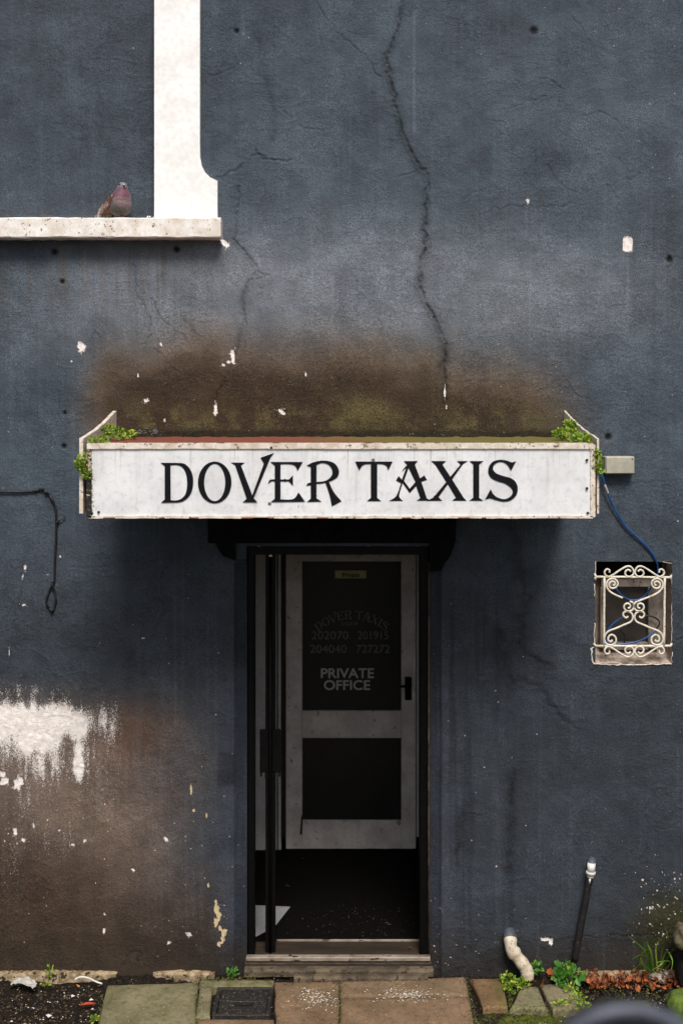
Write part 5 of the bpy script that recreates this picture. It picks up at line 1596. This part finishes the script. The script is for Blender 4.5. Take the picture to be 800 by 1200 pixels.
#       f      u     rs    ru   tilt
rings = [(-.112,.028,.004,.003,-.4),(-.092,.037,.020,.016,-.5),(-.062,.053,.039,.033,-.6),(-.03,.069,.051,.046,-.7),(0,.080,.0565,.052,-.85),(.014,.100,.054,.049,-1.15),(.020,.118,.045,.041,-1.4),(.020,.132,.034,.033,-1.5),(.022,.144,.0265,.028,-1.5),(.0235,.155,.0235,.0255,-1.5),(.025,.166,.0195,.021,-1.5),(.026,.174,.010,.011,-1.5),(.026,.177,.001,.001,-1.5)]
body = loft(rings, 'body', PM, pig, colf=body_col)
# belly volume
vs = []
def ball(m, c, r3, n1_=10, n2_=16):
    vs = []; fs = []
    for i in range(n1_+1):
        th = math.pi*i/n1_
        for j in range(n2_):
            ph = 6.28318*j/n2_
            vs.append(np.array(c) + fwd*r3[0]*math.sin(th)*math.cos(ph) + side*r3[1]*math.sin(th)*math.sin(ph) + upv*r3[2]*math.cos(th))
    for i in range(n1_):
        for j in range(n2_): fs.append((i*n2_+j, (i+1)*n2_+j, (i+1)*n2_+(j+1)%n2_, i*n2_+(j+1)%n2_))
    m.add(vs, fs, smooth=True); return vs
m = MB(); vs = ball(m, pb_(.008,0,.066), (.0535,.0555,.060), 18, 30); o = m.build('breast', PM, pig)
at = o.data.color_attributes.new('plumage', 'FLOAT_COLOR', 'POINT'); at.data.foreach_set('color', sum([body_col(np.array(v)-pc)+[1.0] for v in vs], []))
# wings: layered feather rows
def wing(s_):
    m = MB(); cols = []
    rows = [(.022,.100,9,.030),(.004,.090,10,.036),(-.016,.077,10,.042),(-.038,.063,9,.050),(-.062,.048,7,.052)]
    for ri, (f0, u0, cnt, ln) in enumerate(rows):
        for k in range(cnt):
            t = k/(cnt-1)
            f = f0 - t*.028 + rng.normal(0,.001); u = u0 + .020 - t*.052
            if ri >= 3: u = u0 + .014 - t*.034; f = f0 - t*.012
            w_ = .0575*math.sqrt(max(.10, 1-((f-.005)/.115)**2))
            c = pb_(f, s_*(w_ + .0035 - t*.003 + ri*-.0012), u)
            d = -fwd*.80 - upv*(.50) - side*s_*.22
            before = len(m.v)
            leaf_geo(m, c, d, side*s_ + np.array([0,0,.15]), ln*rng.uniform(.9,1.1), .0155, .12)
            shade = rng.random(); base_ = lin((140,84,56)) if shade < .45 else lin((112,82,66)) if shade < .75 else lin((74,60,52))
            if ri == 4: base_ = lin((196,186,178)) if t > .25 else lin((120,98,84))
            if rng.random() < .24: base_ = lin((214,198,184))
            cols += (list(map(float, base_)) + [1.0]) * (len(m.v)-before)
    o = m.build('wing', PM, pig)
    at = o.data.color_attributes.new('plumage', 'FLOAT_COLOR', 'POINT'); at.data.foreach_set('color', cols)
wing(1); wing(-1)
m = MB(); cols = []
for k in range(9):
    t = k/8-.5; b0 = len(m.v)
    leaf_geo(m, pb_(-.078, t*.034, .042-.004*abs(t)), -fwd*.90 - upv*.38 + side*t*.25, upv, .066, .017, .05)
    cc_ = lin((206,196,188)) if k in (0,1,2,7,8) else lin((150,130,116)); cols += (list(map(float, cc_))+[1.0])*(len(m.v)-b0)
o = m.build('tail', PM, pig); at = o.data.color_attributes.new('plumage', 'FLOAT_COLOR', 'POINT'); at.data.foreach_set('color', cols)
m = MB(); m.tube([ph_(.044,0,.1575), ph_(.054,0,.1545), ph_(.064,0,.147)], [.0056,.0044,.0008], 10); m.build('beak', simple('horn_beak', L(70,62,62), L(50,44,44), 60, .4), pig)
m = MB(); ball(m, ph_(.0475,0,.1605), (.0055,.0064,.0042), 6, 10); m.build('cere', simple('pale_cere', L(206,202,200), L(190,186,184), 60, .6), pig)
for s_ in (-1, 1):
    m = MB(); ball(m, ph_(.036,s_*.0195,.1615), (.0042,.0034,.0042), 6, 10); m.build('eye', simple('dark_eye', L(28,12,8), L(40,16,8), 60, .15), pig)
RED = simple('red_foot', L(166,60,56), L(140,50,50), 60, .6)
for s_ in (-1, 1):
    m = MB(); b_ = pb_(.012, s_*.016, .018); f_ = pb_(.024, s_*.016, .0035)
    m.tube([b_, f_], [.0036,.0028], 8)
    for a_ in (-.55, 0, .55):
        dd = fwd*math.cos(a_) + side*math.sin(a_); m.tube([f_, f_ + dd*.013 + upv*.001, f_ + dd*.024 - upv*.001], [.0026,.0022,.0010], 6)
    m.tube([f_, f_ - fwd*.012], [.0024,.001], 6)
    m.build('foot', RED, pig)

# ================================================================= FOREGROUND: railing post on the raised pavement opposite
rw = MB(); rw.box(-30, 30, -4.62, -4.42, -.12, 1.10, .02)
tag(rw.build('retaining_wall', M['concrete']), 'low concrete retaining wall across the road carrying the raised pavement', 'wall')
tp = MB(); tp.add([(-30,-30,1.09),(30,-30,1.09),(30,-4.60,1.09),(-30,-4.60,1.09)], [(0,1,2,3)])
tag(tp.build('raised_pavement', M['concrete']), kind='structure')
d_ = 1.5; sc_ = d_/D/K
bx, bz = (733-400)*sc_, CZ + (460-1279)*sc_; br_ = 99*sc_
rp = thing('railing_post', (bx, -D+d_, 1.10), 'out of focus black rounded post top in the near foreground at the bottom right', 'post')
m = MB(); prof = [(.0,br_),(.25,br_*.968),(.5,br_*.866),(.75,br_*.66),(.9,br_*.436),(.98,br_*.2)]
ringsz = []
n_ = 40; vs = []; fs = []
pr = [(br_*math.sin(math.pi*i/24), br_*math.cos(math.pi*i/24)) for i in range(0, 22)] + [(.042,-br_*.97),(.055,-br_*1.02),(.055,-br_*1.15),(.040,-br_*1.2)]
for (r_, z_) in pr:
    for k in range(n_): vs.append((bx+r_*math.cos(6.28318*k/n_), -D+d_+r_*math.sin(6.28318*k/n_), bz+z_))
for i in range(len(pr)-1):
    for k in range(n_): fs.append((i*n_+k, (i+1)*n_+k, (i+1)*n_+(k+1)%n_, i*n_+(k+1)%n_))
m.add(vs, fs, smooth=True); m.build('ball_cap', M['black_gloss'], rp)
m = MB(); m.tube([(bx+(br_+.002)*math.cos(a_), -D+d_-.012*math.sin(a_), bz+(br_+.002)*math.sin(a_)) for a_ in np.linspace(-.2, math.pi+.2, 50)], .0085, 12); m.build('highlight_band', M['highlight_grey'], rp)  # added grey arch over the dark cap, stands in for its highlight
m = MB(); m.tube([(bx,-D+d_,1.09),(bx,-D+d_,bz-br_*1.1)], .038, 20); m.tube([(bx,-D+d_,1.095),(bx,-D+d_,1.13)], .07, 20); m.build('shaft', M['black_gloss'], rp)
